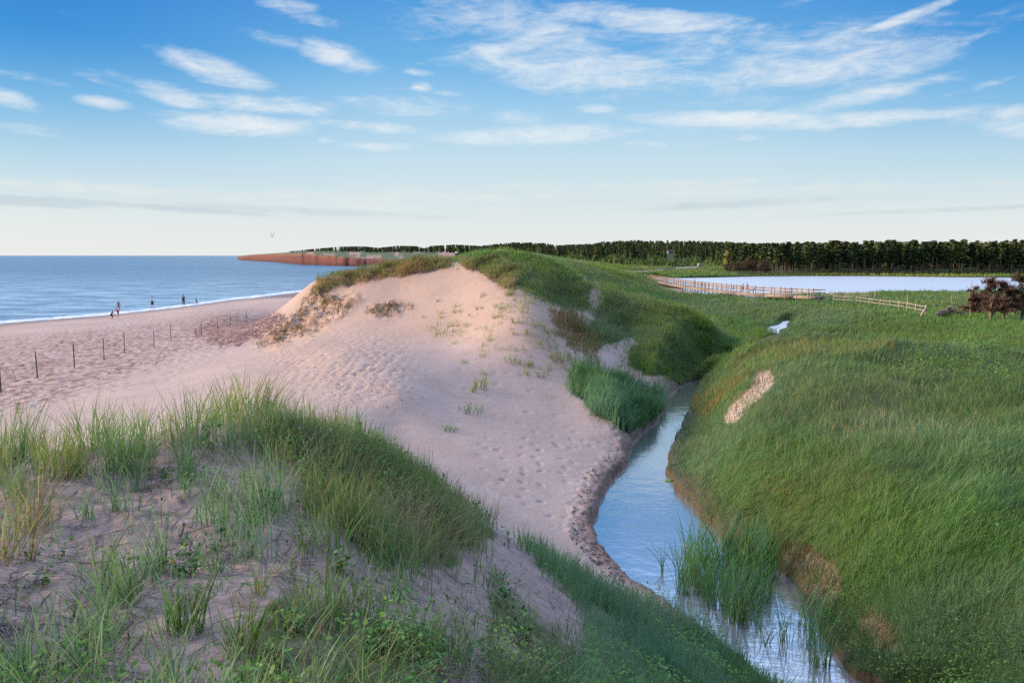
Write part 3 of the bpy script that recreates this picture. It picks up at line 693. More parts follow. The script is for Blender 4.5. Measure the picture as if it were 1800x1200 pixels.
def blades(P, h, w, lean, curl, c0, c1, lev=3, face=None):
    """P (n,3) roots; lean (n,2) horizontal reach / h; curl how much of the reach is at the tip"""
    n = len(P); a = rng.uniform(0, math.pi, n) if face is None else face
    wx, wy = np.cos(a), np.sin(a)
    V = np.zeros((n, 2 * lev + 1, 3)); C = np.zeros((n, 2 * lev + 1, 3))
    ln = np.hypot(lean[:, 0], lean[:, 1])
    for k in range(lev + 1):
        tt = k / lev
        reach = (tt * (1 - curl) + tt ** 2.2 * curl)
        zz = tt - .42 * np.clip(ln, 0, 1.6) * tt ** 2 * (.35 + .65 * curl) * np.clip(ln, .2, 1.2)
        cx = P[:, 0] + lean[:, 0] * h * reach; cy = P[:, 1] + lean[:, 1] * h * reach; cz = P[:, 2] - .02 * h + h * zz
        col = c0 * (1 - tt) + c1 * tt
        if k < lev:
            ww = w * (.75 + .25 * min(1, tt * 3)) * (1 - .55 * tt) / 2
            V[:, 2 * k] = np.stack([cx - wx * ww, cy - wy * ww, cz], 1); V[:, 2 * k + 1] = np.stack([cx + wx * ww, cy + wy * ww, cz], 1)
            C[:, 2 * k] = col; C[:, 2 * k + 1] = col
        else:
            V[:, 2 * k] = np.stack([cx, cy, cz], 1); C[:, 2 * k] = col
    m = 2 * lev + 1; base = (np.arange(n) * m)[:, None]
    T = []
    for k in range(lev - 1):
        T.append(base + np.array([2 * k, 2 * k + 1, 2 * k + 3])); T.append(base + np.array([2 * k, 2 * k + 3, 2 * k + 2]))
    T.append(base + np.array([2 * lev - 2, 2 * lev - 1, 2 * lev]))
    return V.reshape(-1, 3), np.concatenate(T), C.reshape(-1, 3)
def leaves(P, size, col, droop=.3, ratio=.55, up=.5):
    """folded diamond leaves, random bearing"""
    n = len(P); a = rng.uniform(0, 2 * math.pi, n); el_ = rng.normal(up - .5, .45, n)
    dx = np.stack([np.cos(a) * np.cos(el_), np.sin(a) * np.cos(el_), np.sin(el_)], 1)
    sd = np.stack([-np.sin(a), np.cos(a), rng.normal(0, .35, n)], 1)
    nn = np.cross(dx, sd); s_ = size[:, None]
    V = np.stack([P, P + dx * s_ * .5 + sd * s_ * ratio / 2 - nn * s_ * .08, P + dx * s_ - nn * s_ * droop * .3, P + dx * s_ * .5 - sd * s_ * ratio / 2 - nn * s_ * .08], 1)
    b = (np.arange(n) * 4)[:, None]
    T = np.concatenate([b + np.array([0, 1, 2]), b + np.array([0, 2, 3])])
    return V.reshape(-1, 3), T, np.repeat(col, 4, 0)
def merge(parts):
    V, T, C = [], [], []; o = 0
    for v, tt, c in parts:
        V.append(v); T.append(tt + o); C.append(c); o += len(v)
    return np.concatenate(V), np.concatenate(T), np.concatenate(C)
def scatter(mask, n, hidden=.2, dmin=0, dmax=1e9):
    """ground points spread over what the cover mask shows, plus some behind the crests"""
    mk = np.clip(mask, 0, None) * np.isfinite(DEP) * (DEP > dmin) * (DEP < dmax)
    p = mk.ravel() / mk.sum(); nv = int(n * (1 - hidden))
    k = rng.choice(p.size, nv, p=p); b, a = np.unravel_index(k, mk.shape)
    y = DEP[b, a] * (1 + rng.uniform(-.004, .004, nv)); s = rs[a] + rng.uniform(-.5, .5, nv) * (rs[1] - rs[0])
    x = s * y
    if hidden > 0:
        g = rlook(mask, GX, GY, GZ) * (np.abs(GX / GY) < .95) * (GY > dmin) * (GY < min(dmax, 260)) * (BANK > .1)
        q = np.flatnonzero(g.ravel() > .4)
        q = rng.choice(q, int(n * hidden))
        gx, gy = GX.ravel()[q] + rng.normal(0, .02, len(q)) * GY.ravel()[q] * .05, GY.ravel()[q] * (1 + rng.uniform(-.004, .004, len(q)))
        x = np.concatenate([x, gx]); y = np.concatenate([y, gy])
    z = tz(x, y)
    ok = z > WL + .01
    if dmax > 60: ok &= ~((sdist(x, y, far_creek) < .5) | (sdist(x, y, pond_poly) < .8))
    return np.stack([x, y, z], 1)[ok]
m_grass = col_mat("grass_blades", .4, .6)
m_leaf = col_mat("leaves", .22, .45)
m_dry = col_mat("dry_stems", .05, .8)
m_needle = col_mat("needles", .08, .8)
m_bark = col_mat("bark", 0, .9)
m_stone = col_mat("stones", 0, .8)
def stuff(name, parts, mat, label, cat):
    V, T, C = merge(parts) if isinstance(parts, list) else parts
    return tag(link(name, np_mesh(name, V, T, C), mat), label, cat, kind="stuff")
def grass(mask, n, hr, choices, scale=.5, seed=1, lean=(.25, .0), lsd=.25, curl=.6, wk=.00075, wmin=.006, lev=3, hidden=.2, tip=(YELL, .25), thin=None, dmin=0, dmax=1e9, hs=1.0, clump=0, cn=10, wet=False, jit=.18):
    P = scatter(mask, n // (cn if clump else 1), hidden, dmin, dmax)
    if thin is not None:
        keep = rng.random(len(P)) < thin(P[:, 0], P[:, 1]); P = P[keep]
    if clump:
        P = np.repeat(P, cn, 0); P[:, :2] += rng.normal(0, 1, (len(P), 2)) * clump * np.repeat(rng.uniform(.5, 1.6, len(P) // cn), cn)[:, None]; P[:, 2] = tz(P[:, 0], P[:, 1])
    n = len(P); d = P[:, 1]
    h = rng.uniform(hr[0], hr[1], n) * (.6 + .8 * fbm(P[:, 0] * hs, P[:, 1] * hs, 2, seed + 7))
    if clump: h = h * np.repeat(rng.uniform(.6, 1.15, n // cn), cn)
    if wet: h = h * np.clip(.35 + .3 * bank_at(P[:, 0], P[:, 1]), .35, 1)
    w = np.maximum(wmin, wk * d) * rng.uniform(.7, 1.4, n)
    gust = (fbm(P[:, 0] * .3, P[:, 1] * .3, 2, seed + 3) - .3) * 1.4
    ln = np.stack([lean[0] * gust + rng.normal(0, lsd, n), lean[1] * gust + rng.normal(0, lsd, n)], 1)
    c0 = palette(P[:, 0], P[:, 1], choices, scale, seed, jit)
    f = np.clip(rng.normal(tip[1], .2, (n, 1)), 0, 1); c1 = c0 * (1 - f) + tip[0] * f
    return blades(P, h, w, ln, curl, c0, c1, lev)
def sprigs(mask, n, zr, size, choices, scale=.6, seed=5, hidden=.15, wk=.0011, dmin=0, dmax=1e9, thin=None):
    """leafy ground plants: leaves held at a range of heights"""
    P = scatter(mask, n, hidden, dmin, dmax)
    if thin is not None: P = P[rng.random(len(P)) < thin(P[:, 0], P[:, 1])]
    n = len(P); c = palette(P[:, 0], P[:, 1], choices, scale, seed)
    hh = zr[0] + (zr[1] - zr[0]) * rng.random(n) ** .7 * (.5 + fbm(P[:, 0] * 1.2, P[:, 1] * 1.2, 2, seed + 4))
    sz = np.maximum(size, wk * P[:, 1]) * rng.uniform(.6, 1.5, n)
    P = P + np.stack([rng.normal(0, .03, n), rng.normal(0, .03, n), hh], 1)
    return leaves(P, sz, c)

notsand = 1 - blur(sand, 2)
ridge = pmask(P_ridge) * notsand * NEAR; nose = pmask(P_nose) * notsand * NEAR; low = blur(pmask(P_low1, P_low2, P_mid) * notsand * NEAR, 16)
edge_l = blur(ridge, 22) ** 1.5 * NEAR
stuff("dune_grass", [
    grass(edge_l, 23000, (.28, .64), [(BLUE, 1.2), (GREEN, 1), (PALE, .8), (OLIVE, .5), (STRAW, .25)], .8, 11, (.22, -.05), .22, .7, tip=(YELL, .4), wk=.0010, wmin=.009, hidden=.42, clump=.07, cn=9, thin=lambda x, y: .12 + .88 * sstep(.38, .54, fbm(x * 1.3, y * 1.3, 3, 12))),
    grass(edge_l, 2500, (.3, .6), [(STRAW, 1), (BROWN, .5)], .8, 14, (.3, -.1), .5, .6, tip=(STRAW, .5)),
    sprigs(edge_l, 11000, (.04, .3), .05, [(GREEN, 1), (LIME, .7), (DARK, .6)], 1.1, 19, hidden=.35, thin=lambda x, y: sstep(.48, .6, fbm(x * .9, y * .9, 2, 55)))],
    m_grass, "dense blue-green marram grass over the crest of the near dune", "grass")
stuff("nose_grass", [
    grass(blur(nose, 5), 23000, (.24, .52), [(BLUE, 1.5), (GREEN, 1), (PALE, .7), (OLIVE, .2)], .7, 23, (.25, -.15), .25, .7, tip=(PALE, .45), wk=.0011, wmin=.009, hidden=.35, clump=.08, cn=9, thin=lambda x, y: .3 + .7 * sstep(.36, .5, fbm(x * 1.1, y * 1.1, 2, 26))),
    sprigs(nose, 7000, (.08, .36), .06, [(GREEN, 1), (LIME, .9), (BLUE, .7)], .8, 29, thin=lambda x, y: sstep(.45, .58, fbm(x * .7 + 4, y * .7, 2, 65)))],
    m_grass, "lush green grass on the dune toe that drops to the creek", "grass")
stuff("low_growth", [
    grass(low, 3600, (.18, .42), [(GREEN, 1.2), (BLUE, .8), (OLIVE, .7), (PALE, .4)], 1.2, 31, (.15, -.1), .32, .7, hidden=.05, wmin=.008, clump=.045, cn=10, thin=lambda x, y: .08 + .92 * sstep(.46, .58, fbm(x * 1.5, y * 1.5, 2, 32))),
    grass(low, 700, (.2, .45), [(STRAW, 1), (BROWN, .8)], 1.2, 34, (.2, -.1), .6, .6, hidden=.05, wmin=.004),
    sprigs(low, 7000, (.02, .2), .04, [(GREEN, 1.2), (DARK, .9), (LIME, .5)], 1.6, 37, hidden=.05, thin=lambda x, y: sstep(.5, .6, fbm(x * 1.7, y * 1.7, 2, 75)))],
    m_leaf, "mixed leafy plants and grass low on the near dune face", "plants")
# thin scatter over the near sand face
face = NEAR * pmask([(0, 770), (400, 740), (520, 830), (620, 980), (860, 1000), (1000, 1130), (1000, 1330), (-300, 1500), (-400, 900)], wob=False) * (1 - blur(low, 8)) * (1 - blur(ridge, 8)) * notsand
crest = NEAR * pmask([(-350, 770), (250, 735), (420, 690), (470, 720), (430, 780), (250, 830), (-350, 880)], wob=False)
stuff("sparse_grass", [
    grass(face, 1700, (.18, .45), [(BLUE, 1), (PALE, .8), (OLIVE, .8)], 2, 41, (.1, -.2), .4, .7, hidden=0, wmin=.007, clump=.035, cn=7, thin=lambda x, y: .2 + sstep(.45, .62, fbm(x * 1.6, y * 1.6, 2, 85))),
    grass(crest, 2100, (.3, .62), [(BLUE, .9), (GREEN, .8), (YELL, .9), (OLIVE, .6)], 1.5, 43, (.15, 0), .2, .6, hidden=.3, wmin=.009, clump=.04, cn=8, tip=(YELL, .55), thin=lambda x, y: .12 + sstep(.46, .6, fbm(x * 1.1, y * 1.1, 2, 86))),
    grass(blur(face, 3), 9000, (.2, .52), [(BLUE, 1.1), (PALE, .9), (GREEN, .9), (OLIVE, .5)], 2, 48, (.05, -.15), .34, .7, hidden=.1, wmin=.008, clump=.06, cn=24, tip=(PALE, .3), thin=lambda x, y: .06 + sstep(.47, .6, fbm(x * .9, y * .9, 2, 89))),
    sprigs(face, 8500, (.02, .18), .038, [(GREEN, 1), (DARK, 1.2), (LIME, .3)], 2, 47, hidden=0, thin=lambda x, y: sstep(.56, .64, fbm(x * 2.2, y * 2.2, 2, 87)))],
    m_grass, "thin scattered marram blades on the near sand face", "grass")
# dead stems lying on the sand
def litter(mask, n, lr, choices, seed, wr=(.002, .005)):
    P = scatter(mask, n, 0); P = P[rng.random(len(P)) < .12 + sstep(.42, .6, fbm(P[:, 0] * 1.3, P[:, 1] * 1.3, 3, seed))]
    n = len(P); a = rng.normal(-.5, .9, n); ln = rng.uniform(lr[0], lr[1], n); w = np.maximum(rng.uniform(wr[0], wr[1], n), .0006 * P[:, 1])
    bend = rng.normal(0, .6, n); c = palette(P[:, 0], P[:, 1], choices, 2, seed)
    V = np.zeros((n, 8, 3)); C = np.repeat(c[:, None], 8, 1)
    for k in range(4):
        tt = k / 3; aa = a + bend * (tt - .5)
        x = P[:, 0] + np.cos(aa) * ln * (tt - .5); y = P[:, 1] + np.sin(aa) * ln * (tt - .5)
        z = tz(x, np.maximum(y, 1)) + .008 + rng.uniform(0, .035, n) * (1 if k in (0, 3) else .5)
        ww = w * (1, 1, .8, .4)[k]
        V[:, 2 * k] = np.stack([x - np.sin(aa) * ww, y + np.cos(aa) * ww, z], 1); V[:, 2 * k + 1] = np.stack([x + np.sin(aa) * ww, y - np.cos(aa) * ww, z + ww], 1)
    b = (np.arange(n) * 8)[:, None]
    T = np.concatenate([b + np.array(q) for k in range(3) for q in ((2 * k, 2 * k + 1, 2 * k + 3), (2 * k, 2 * k + 3, 2 * k + 2))])
    return V.reshape(-1, 3), T, C.reshape(-1, 3)
allface = np.clip(face + ridge * .6 + low * .8, 0, 1)
stuff("dead_stems", [litter(allface, 4200, (.1, .4), [(L3(.30, .25, .21), 1), (L3(.20, .16, .13), 1), (L3(.10, .075, .06), 1.1), (STRAW, .35)], 95),
                     litter(face, 450, (.2, .5), [(L3(.06, .045, .04), 1), (L3(.13, .10, .085), 1)], 98, (.003, .007))], m_dry, "dead grass stems and thin dark twigs strewn on the near sand", "dead grass")

mid = pmask(P_mound1, P_spur, P_top) * notsand
bush = pmask(P_bush) * (DEP < 40)
mid8 = blur(mid, 9) * (.25 + .75 * sstep(.36, .52, fbm(RU * .05, RV * .09, 3, 461)))
stuff("lit_crest_grass", [
    grass(blur(pmask([(985, 450), (1130, 468), (1185, 486), (1140, 500), (1060, 488), (1010, 470)]), 3), 14000, (.2, .4), [(PALE, 1), (LIME, .9), (YELL, 1), (OLIVE, .6)], .05, 106, (.2, 0), .25, .5, dmin=47, lev=2, wk=.0008, hidden=0, jit=.1),
    grass(blur(pmask([(1040, 493), (1160, 526), (1260, 563), (1318, 606), (1250, 580), (1150, 546), (1050, 512)]), 2), 6000, (.2, .45), [(PALE, 1), (LIME, .8), (YELL, .5), (GREEN, .5)], .2, 107, (.25, 0), .25, .5, dmin=40, lev=2, wk=.0007, hidden=.1, jit=.1),  # this strip and the next: crest sunlight put into the grass colour
    grass(blur(pmask([(880, 440), (960, 452), (1010, 472), (1045, 505), (1000, 492), (930, 468)]), 2), 4000, (.2, .45), [(PALE, 1), (LIME, .8), (GREEN, .6)], .2, 109, (.25, 0), .25, .5, dmin=40, lev=2, wk=.0007, hidden=.1, jit=.1)],
    m_grass, "pale yellow-green grass behind the sand hump, ridge tops coloured as sunlit", "grass")
stuff("hump_grass", [
    sprigs(pmask([(905, 475), (950, 485), (1000, 505), (1045, 522), (1040, 550), (985, 548), (930, 522), (905, 500)], [(1120, 640), (1180, 620), (1250, 600), (1290, 610), (1240, 660), (1190, 680), (1110, 645)]), 2600, (.1, .4), .08, [(DARK, .7), (GREEN, 1)], .2, 108, wk=.0014),  # darker leaves low on the mound and spur stand in for shading
    grass(mid8, 34000, (.15, .4), [(GREEN, 1.1), (LIME, 1.1), (BLUE, .3), (OLIVE, 1.1), (PALE, 1), (YELL, .4)], .16, 101, (.25, 0), .25, .6, lev=2, wk=.00065, tip=(YELL, .15), jit=.1),
    sprigs(mid, 16000, (.1, .5), .08, [(GREEN, 1), (DARK, .4), (LIME, 1)], .2, 104, wk=.0013, thin=lambda x, y: sstep(.4, .56, fbm(x * .16, y * .12, 3, 115)))],
    m_grass, "green grass and low shrubs over the far side of the sand hump", "grass")
stuff("creek_bush_grass", [grass(blur(bush, 4), 9000, (.5, 1.0), [(BLUE, 1.3), (GREEN, 1), (DARK, .5), (PALE, .4)], .5, 121, (.35, -.25), .25, .75, lev=3, hidden=.1, wk=.0008, tip=(PALE, .2))],
      m_grass, "long drooping blue-green grass on the left creek bank", "grass")
crestveg = pmask(P_crestveg)
stuff("crest_grass", [
    grass(crestveg, 6500, (.25, .6), [(OLIVE, .6), (GREEN, .35), (BROWN, 1.3), (RUST, 1.1)], .5, 131, (.2, 0), .35, .6, lev=2, wk=.0008, thin=lambda x, y: .45 + .55 * (tz(x, y) > 6.7)),
    sprigs(pmask([(552, 490), (600, 477), (660, 464), (720, 452), (770, 442), (780, 452), (700, 468), (600, 490), (556, 500)]), 3500, (.05, .5), .09, [(GREEN, 1), (DARK, .8), (LIME, .3)], .5, 133, wk=.0014),
    grass(pmask(P_scarp2), 3200, (.2, .5), [(BROWN, 1), (OLIVE, 1), (STRAW, .5)], .5, 135, (.2, 0), .4, .6, lev=2, wk=.0008),
    grass(pmask(P_straw), 2200, (.2, .55), [(BROWN, 1), (RUST, .8), (OLIVE, .8), (STRAW, .6)], .5, 137, (.2, 0), .45, .6, lev=2, wk=.0007),
    grass(pmask(P_slope), 4200, (.15, .42), [(OLIVE, 1), (PALE, .8), (YELL, .7), (STRAW, .5)], .5, 139, (.2, 0), .35, .6, lev=2, wk=.0006, hidden=0, clump=.12, cn=9, thin=lambda x, y: .15 + sstep(.46, .6, fbm(x * .5, y * .35, 2, 140)))],
    m_grass, "brown and green tufty grass along the eroded dune crest", "grass")

rightm = pmask(P_right) * notsand
gold = pmask([(1290, 635), (1340, 602), (1420, 594), (1560, 602), (1560, 622), (1440, 622), (1350, 640), (1290, 690), (1230, 740), (1225, 700)])
shr = pmask([(1545, 655), (1590, 628), (1700, 612), (2260, 590), (2260, 680), (1700, 668), (1600, 668)])
leafy = pmask([(1640, 870), (1720, 840), (2000, 800), (2000, 980), (1740, 940), (1660, 920)], [(1480, 1180), (1600, 1140), (2100, 1130), (2100, 1400), (1600, 1400)], [(1390, 930), (1470, 880), (1500, 950), (1450, 980)])
stuff("bank_grass", [
    grass(rightm, 108000, (.18, .48), [(GREEN, 1.2), (BLUE, .5), (DARK, .5), (OLIVE, 1), (LIME, .8), (PALE, .6)], .16, 151, (.85, -.3), .38, .7, dmax=47, lev=3, wk=.00062, wmin=.005, tip=(PALE, .12), wet=True, jit=.09, thin=lambda x, y: .3 + .7 * sstep(.3, .42, fbm(x * .7, y * .55, 3, 155))),
    grass(rightm, 20000, (.25, .6), [(DARK, 1.4), (BLUE, .7), (GREEN, .6)], .2, 159, (.7, -.25), .3, .75, dmax=23, lev=3, wk=.0007, wmin=.006, tip=(GREEN, .2), wet=True, thin=lambda x, y: sstep(24, 14, y) * (.25 + .75 * sstep(.42, .56, fbm(x * .3, y * .3, 3, 160)))),  # extra dark near grass: damp lush growth, and shade painted into the colour
    sprigs(rightm, 25000, (.08, .46), .05, [(GREEN, 1), (LIME, .5), (OLIVE, .5), (DARK, 1)], .3, 153, wk=.0013, dmax=47, thin=lambda x, y: sstep(.5, .6, fbm(x * .45, y * .35, 3, 154))),
    grass(rightm, 11500, (.25, .5), [(BROWN, 1), (OLIVE, 1), (STRAW, .4)], .25, 157, (.6, -.2), .3, .8, dmax=47, lev=3, wk=.0006, wmin=.005, tip=(STRAW, .4), wet=True, thin=lambda x, y: sstep(.42, .6, fbm(x * .3, y * .3, 3, 158))),
    grass(gold, 3600, (.2, .42), [(RUST, .45), (OLIVE, 1), (YELL, .5), (BROWN, .5), (GREEN, .6)], .4, 161, (.3, 0), .25, .6, dmax=60, lev=2, wk=.0007, tip=(RUST, .25)),
    sprigs(blur(shr, 6), 9000, (.1, .6), .07, [(LIME, 1), (GREEN, .9), (DARK, 1.4)], .35, 163, wk=.0016),
    sprigs(blur(leafy, 16), 6000, (.1, .45), .06, [(GREEN, 1), (LIME, .45), (DARK, 1.2)], .8, 167, wk=.0016, thin=lambda x, y: sstep(.4, .55, fbm(x * .9, y * .9, 2, 168)))],
    m_grass, "long wind-swept meadow grass covering the right creek bank", "grass")
_e = (BANK > .02) & (BANK < .55) & (GX / GY > .19) & (GY < 46) & (GY > 10); _q = rng.choice(np.flatnonzero(_e.ravel()), 2600)
_P = np.stack([GX.ravel()[_q], GY.ravel()[_q], GZ.ravel()[_q]], 1); _c = palette(_P[:, 0], _P[:, 1], [(GREEN, 1), (DARK, 1), (BLUE, .7), (BROWN, .25)], .5, 165)
_P = _P[(_P[:, 0] / _P[:, 1] > np.interp(_P[:, 1], [10, 13, 16, 22, 30, 40, 46], [.36, .36, .32, .22, .21, .21, .22]))]; _c = _c[:len(_P)]
_n = len(_P); _h = rng.uniform(.15, .42, _n)
stuff("water_edge_grass", blades(_P, _h, np.maximum(.007, .0008 * _P[:, 1]), np.stack([rng.normal(-.35, .4, _n), rng.normal(-.2, .35, _n)], 1), .8, _c * .8, _c, 3), m_grass, "dark grass hanging over the right edge of the creek", "grass")
fr_ = pmask(P_rsand, P_rsand2, P_rsand3)
stuff("bank_edge_grass", [grass(fr_, 2600, (.1, .34), [(OLIVE, .8), (BROWN, 1), (STRAW, .7), (RUST, .5)], .8, 171, (.4, 0), .4, .6, hidden=0)], m_grass, "short dry grass on the bare sand patches of the right bank", "grass")
P_mead = [(985, 450), (1130, 468), (1185, 486), (1140, 502), (1060, 490), (1010, 470)]
marsh = np.clip(pmask(P_back) + rightm, 0, 1) * (1 - .85 * pmask(P_mead))
stuff("marsh_grass", [
    grass(marsh, 66000, (.2, .55), [(GREEN, 1.2), (BLUE, .5), (OLIVE, 1.1), (DARK, .3), (LIME, 1.1), (PALE, .5)], .06, 181, (.4, 0), .25, .6, dmin=47, dmax=260, jit=.1, lev=2, wk=.00075, tip=(YELL, .12), hs=.2),
    sprigs(marsh, 12000, (.2, .8), .1, [(GREEN, 1), (DARK, 1), (LIME, .5)], .09, 187, dmin=47, dmax=260, wk=.0016, thin=lambda x, y: sstep(.46, .6, fbm(x * .09, y * .05, 3, 188)))],
    m_grass, "green marsh grass on the flats between the creek and the pond", "grass")
farm = (1 - pmask([(1085, 474), (1140, 474), (1200, 468), (1240, 466), (1240, 470), (1190, 475), (1130, 481), (1085, 481)], wob=False)) * pmask([(1040, 462), (1300, 462), (1300, 486), (1400, 478), (2260, 478), (2260, 494), (1400, 487), (1180, 490), (1140, 492), (1000, 480)])
stuff("far_meadow", [
    grass(farm, 12000, (.4, 1.0), [(GREEN, 1), (OLIVE, 1), (YELL, .7), (LIME, .5)], .02, 191, (.2, 0), .2, .5, dmin=150, dmax=700, lev=2, wk=.0011, hidden=0, hs=.05)],
    m_grass, "yellow-green meadow and reeds along the far side of the pond", "grass")

# ------------------------------------------------------------------ pebbles, clods
def rocks(mask, n, sr, choices, seed, thin=None, flat=.6, wk=.0, lift=.2):
    P = scatter(mask, n, 0)
    if thin is not None: P = P[rng.random(len(P)) < thin(P[:, 0], P[:, 1])]
    n = len(P); c = palette(P[:, 0], P[:, 1], choices, 1.5, seed); r = np.maximum(rng.uniform(sr[0], sr[1], n) * rng.uniform(.5, 1, n), wk * P[:, 1])
    base = np.array([(1, 0, 0), (.3, .95, 0), (-.8, .6, 0), (-.8, -.6, 0), (.3, -.95, 0), (.1, 0, 1), (-.3, .2, .8)])
    V = base[None] * (1 + rng.normal(0, .18, (n, 7, 1))); a = rng.uniform(0, 6.28, n); ca, sa = np.cos(a)[:, None], np.sin(a)[:, None]
    V = np.stack([V[..., 0] * ca - V[..., 1] * sa, V[..., 0] * sa + V[..., 1] * ca, V[..., 2] * flat], -1) * r[:, None, None]
    V += P[:, None] + np.array([0, 0, 1]) * (r * (lift - .35))[:, None, None]
    b = (np.arange(n) * 7)[:, None]
    T = np.concatenate([b + np.array(q) for q in ((0, 1, 5), (1, 2, 6), (1, 6, 5), (2, 3, 6), (3, 4, 5), (3, 5, 6), (4, 0, 5))])
    return V.reshape(-1, 3), T, np.repeat(c, 7, 0)
GREYS = [(L3(.26, .19, .165), 1), (L3(.36, .26, .22), 1), (L3(.18, .13, .115), .6)]
REDS = [(L3(.22, .10, .085), 1), (L3(.30, .17, .14), .8), (L3(.13, .07, .06), .7)]
stuff("pebbles", [rocks(M_cob, 4200, (.02, .075), GREYS, 201, flat=.6, lift=.05, thin=lambda x, y: .25 + .75 * sstep(.4, .6, fbm(x * .5, y * .3, 3, 202)))], m_stone, "grey-brown pebbles spread over the low sand hump", "pebbles")
stuff("slumped_turf", [rocks(pmask(P_clods), 520, (.08, .3), [(L3(.38, .22, .13), 1), (L3(.24, .14, .08), .8), (L3(.46, .30, .20), .8)], 221, flat=.4, lift=.05, thin=lambda x, y: sstep(.44, .58, fbm(x * .5, y * .4, 3, 222))), rocks(pmask(P_clods2), 90, (.06, .22), [(L3(.30, .17, .09), 1), (L3(.2, .12, .07), 1)], 223, flat=.5, lift=.1),
    grass(pmask(P_clods, P_clods2), 2600, (.1, .35), [(BROWN, 1), (RUST, .7), (OLIVE, .4)], .5, 225, (.2, 0), .5, .6, lev=2, wk=.0007, hidden=0, clump=.15, cn=8, thin=lambda x, y: sstep(.44, .58, fbm(x * .5, y * .4, 3, 222)))], m_stone, "slumped brown turf and sand clods down the left side of the big dune", "turf clods")
stuff("wrack", [rocks(pmask(P_seaw), 2200, (.05, .2), REDS, 205, flat=.4, thin=lambda x, y: sstep(.45, .62, fbm(x * .5, y * .22, 3, 206))), rocks(pmask(P_red), 2500, (.05, .2), REDS, 207, flat=.4)],
      m_stone, "red-brown seaweed and stones littering the upper beach", "seaweed")
bm_ = np.flatnonzero(((BANK > -.05) & (BANK < .65) & (GX / GY < .16) & (GY < 45) & (GY > 14)).ravel())
_q = rng.choice(bm_, 1500); _px, _py = GX.ravel()[_q], GY.ravel()[_q]
_sel = np.zeros_like(M_dense); 
_aa = np.clip((_px / _py + SM) / (2 * SM) * (RS - 1), 0, RS - 1).astype(int); _bb = np.clip(((tz(_px, _py) - CZ) / _py + EM) / (EM + .03) * (RE - 1), 0, RE - 1).astype(int); _sel[_bb, _aa] = 1
stuff("mud_clods", [rocks(_sel, 520, (.02, .085), [(L3(.20, .125, .095), 1), (L3(.12, .07, .055), 1), (L3(.30, .2, .16), .5)], 211, flat=.7)], m_stone, "brown clods of eroded sand along the creek edge", "sand clods")

# ------------------------------------------------------------------ headland with red cliffs
cl_pts = [(416, 456.2, 453), (427, 457.6, 450.2), (450, 458.6, 448), (485, 460.5, 446.6), (505, 462.5, 446), (530, 465, 446), (560, 466, 448), (600, 467.5, 452), (640, 468, 454), (690, 468.5, 456), (740, 469, 457), (800, 469.5, 458)]
us = np.linspace(418, 800, 150); bv = np.interp(us, [p[0] for p in cl_pts], [p[1] for p in cl_pts]) ; tv = np.interp(us, [p[0] for p in cl_pts], [p[2] for p in cl_pts])
rid = np.interp(us, [418, 440, 520, 570, 640, 700, 800], [450.5, 447.8, 443, 440, 440, 440, 440])
HV = []; HC = []
for k, u in enumerate(us):
    b = at_z(u, bv[k], 0.0); d0 = b[1]; n1 = fbm(np.array([u * .11]), np.array([0.]), 3, 301)[0] - .5; n2 = fbm(np.array([u * .4]), np.array([3.]), 2, 303)[0] - .5
    d0 = d0 * (1 + .014 * n1); b = np.array([se(u, bv[k])[0] * d0, d0, 0])
    top = at_y(u, tv[k] + .8 * n2, d0 + 10 + 14 * (n2 + .5)); H = top[2]
    dirn = np.array([b[0], b[1]]) / np.hypot(b[0], b[1])
    prof = [(-2, -1.5), (0, .4), (2 + 3 * (n2 + .5), .12 * H), (4 + 4 * (n2 + .5), .45 * H), (6 + 6 * (n1 + .5), .7 * H), (10 + 14 * (n2 + .5), H), (24, H + .4)]
    rz = at_y(u, rid[k], d0 + 260)[2]
    prof += [(60, H + (rz - H) * .12), (130, H + (rz - H) * .5), (260, rz), (500, rz - 3), (900, rz - 10)]
    for j, (dd, zz) in enumerate(prof):
        HV.append((b[0] + dirn[0] * dd, b[1] + dirn[1] * dd, zz + (.5 * n2 if 1 < j < 5 else 0)))
        red = 1.0 if j < 6 else 0.0
        nb = fbm(np.array([u * .05 + j * .13]), np.array([j * .7 + u * .012]), 3, 305)[0]
        c_ = (L3(.15, .047, .036) * (.4 + .95 * fbm(np.array([zz * .9 + u * .012]), np.array([.5]), 2, 309)[0] + .35 * nb) if red else (L3(.10, .13, .05) if nb < .52 or u < 540 else L3(.42, .26, .2)))
        if j < 3 and red: c_ = c_ * .55
        if j == 5: c_ = L3(.24, .11, .06)
        HC.append(c_)
nj = 12; q = np.arange(len(us) * nj).reshape(len(us), nj)
me = np_mesh("headland", np.array(HV), np.stack([q[:-1, :-1], q[1:, :-1], q[1:, 1:], q[:-1, 1:]], -1).reshape(-1, 4), np.array(HC), False)
tag(link("headland", me, col_mat("red_sandstone_and_turf", 0, .9)), kind="structure")

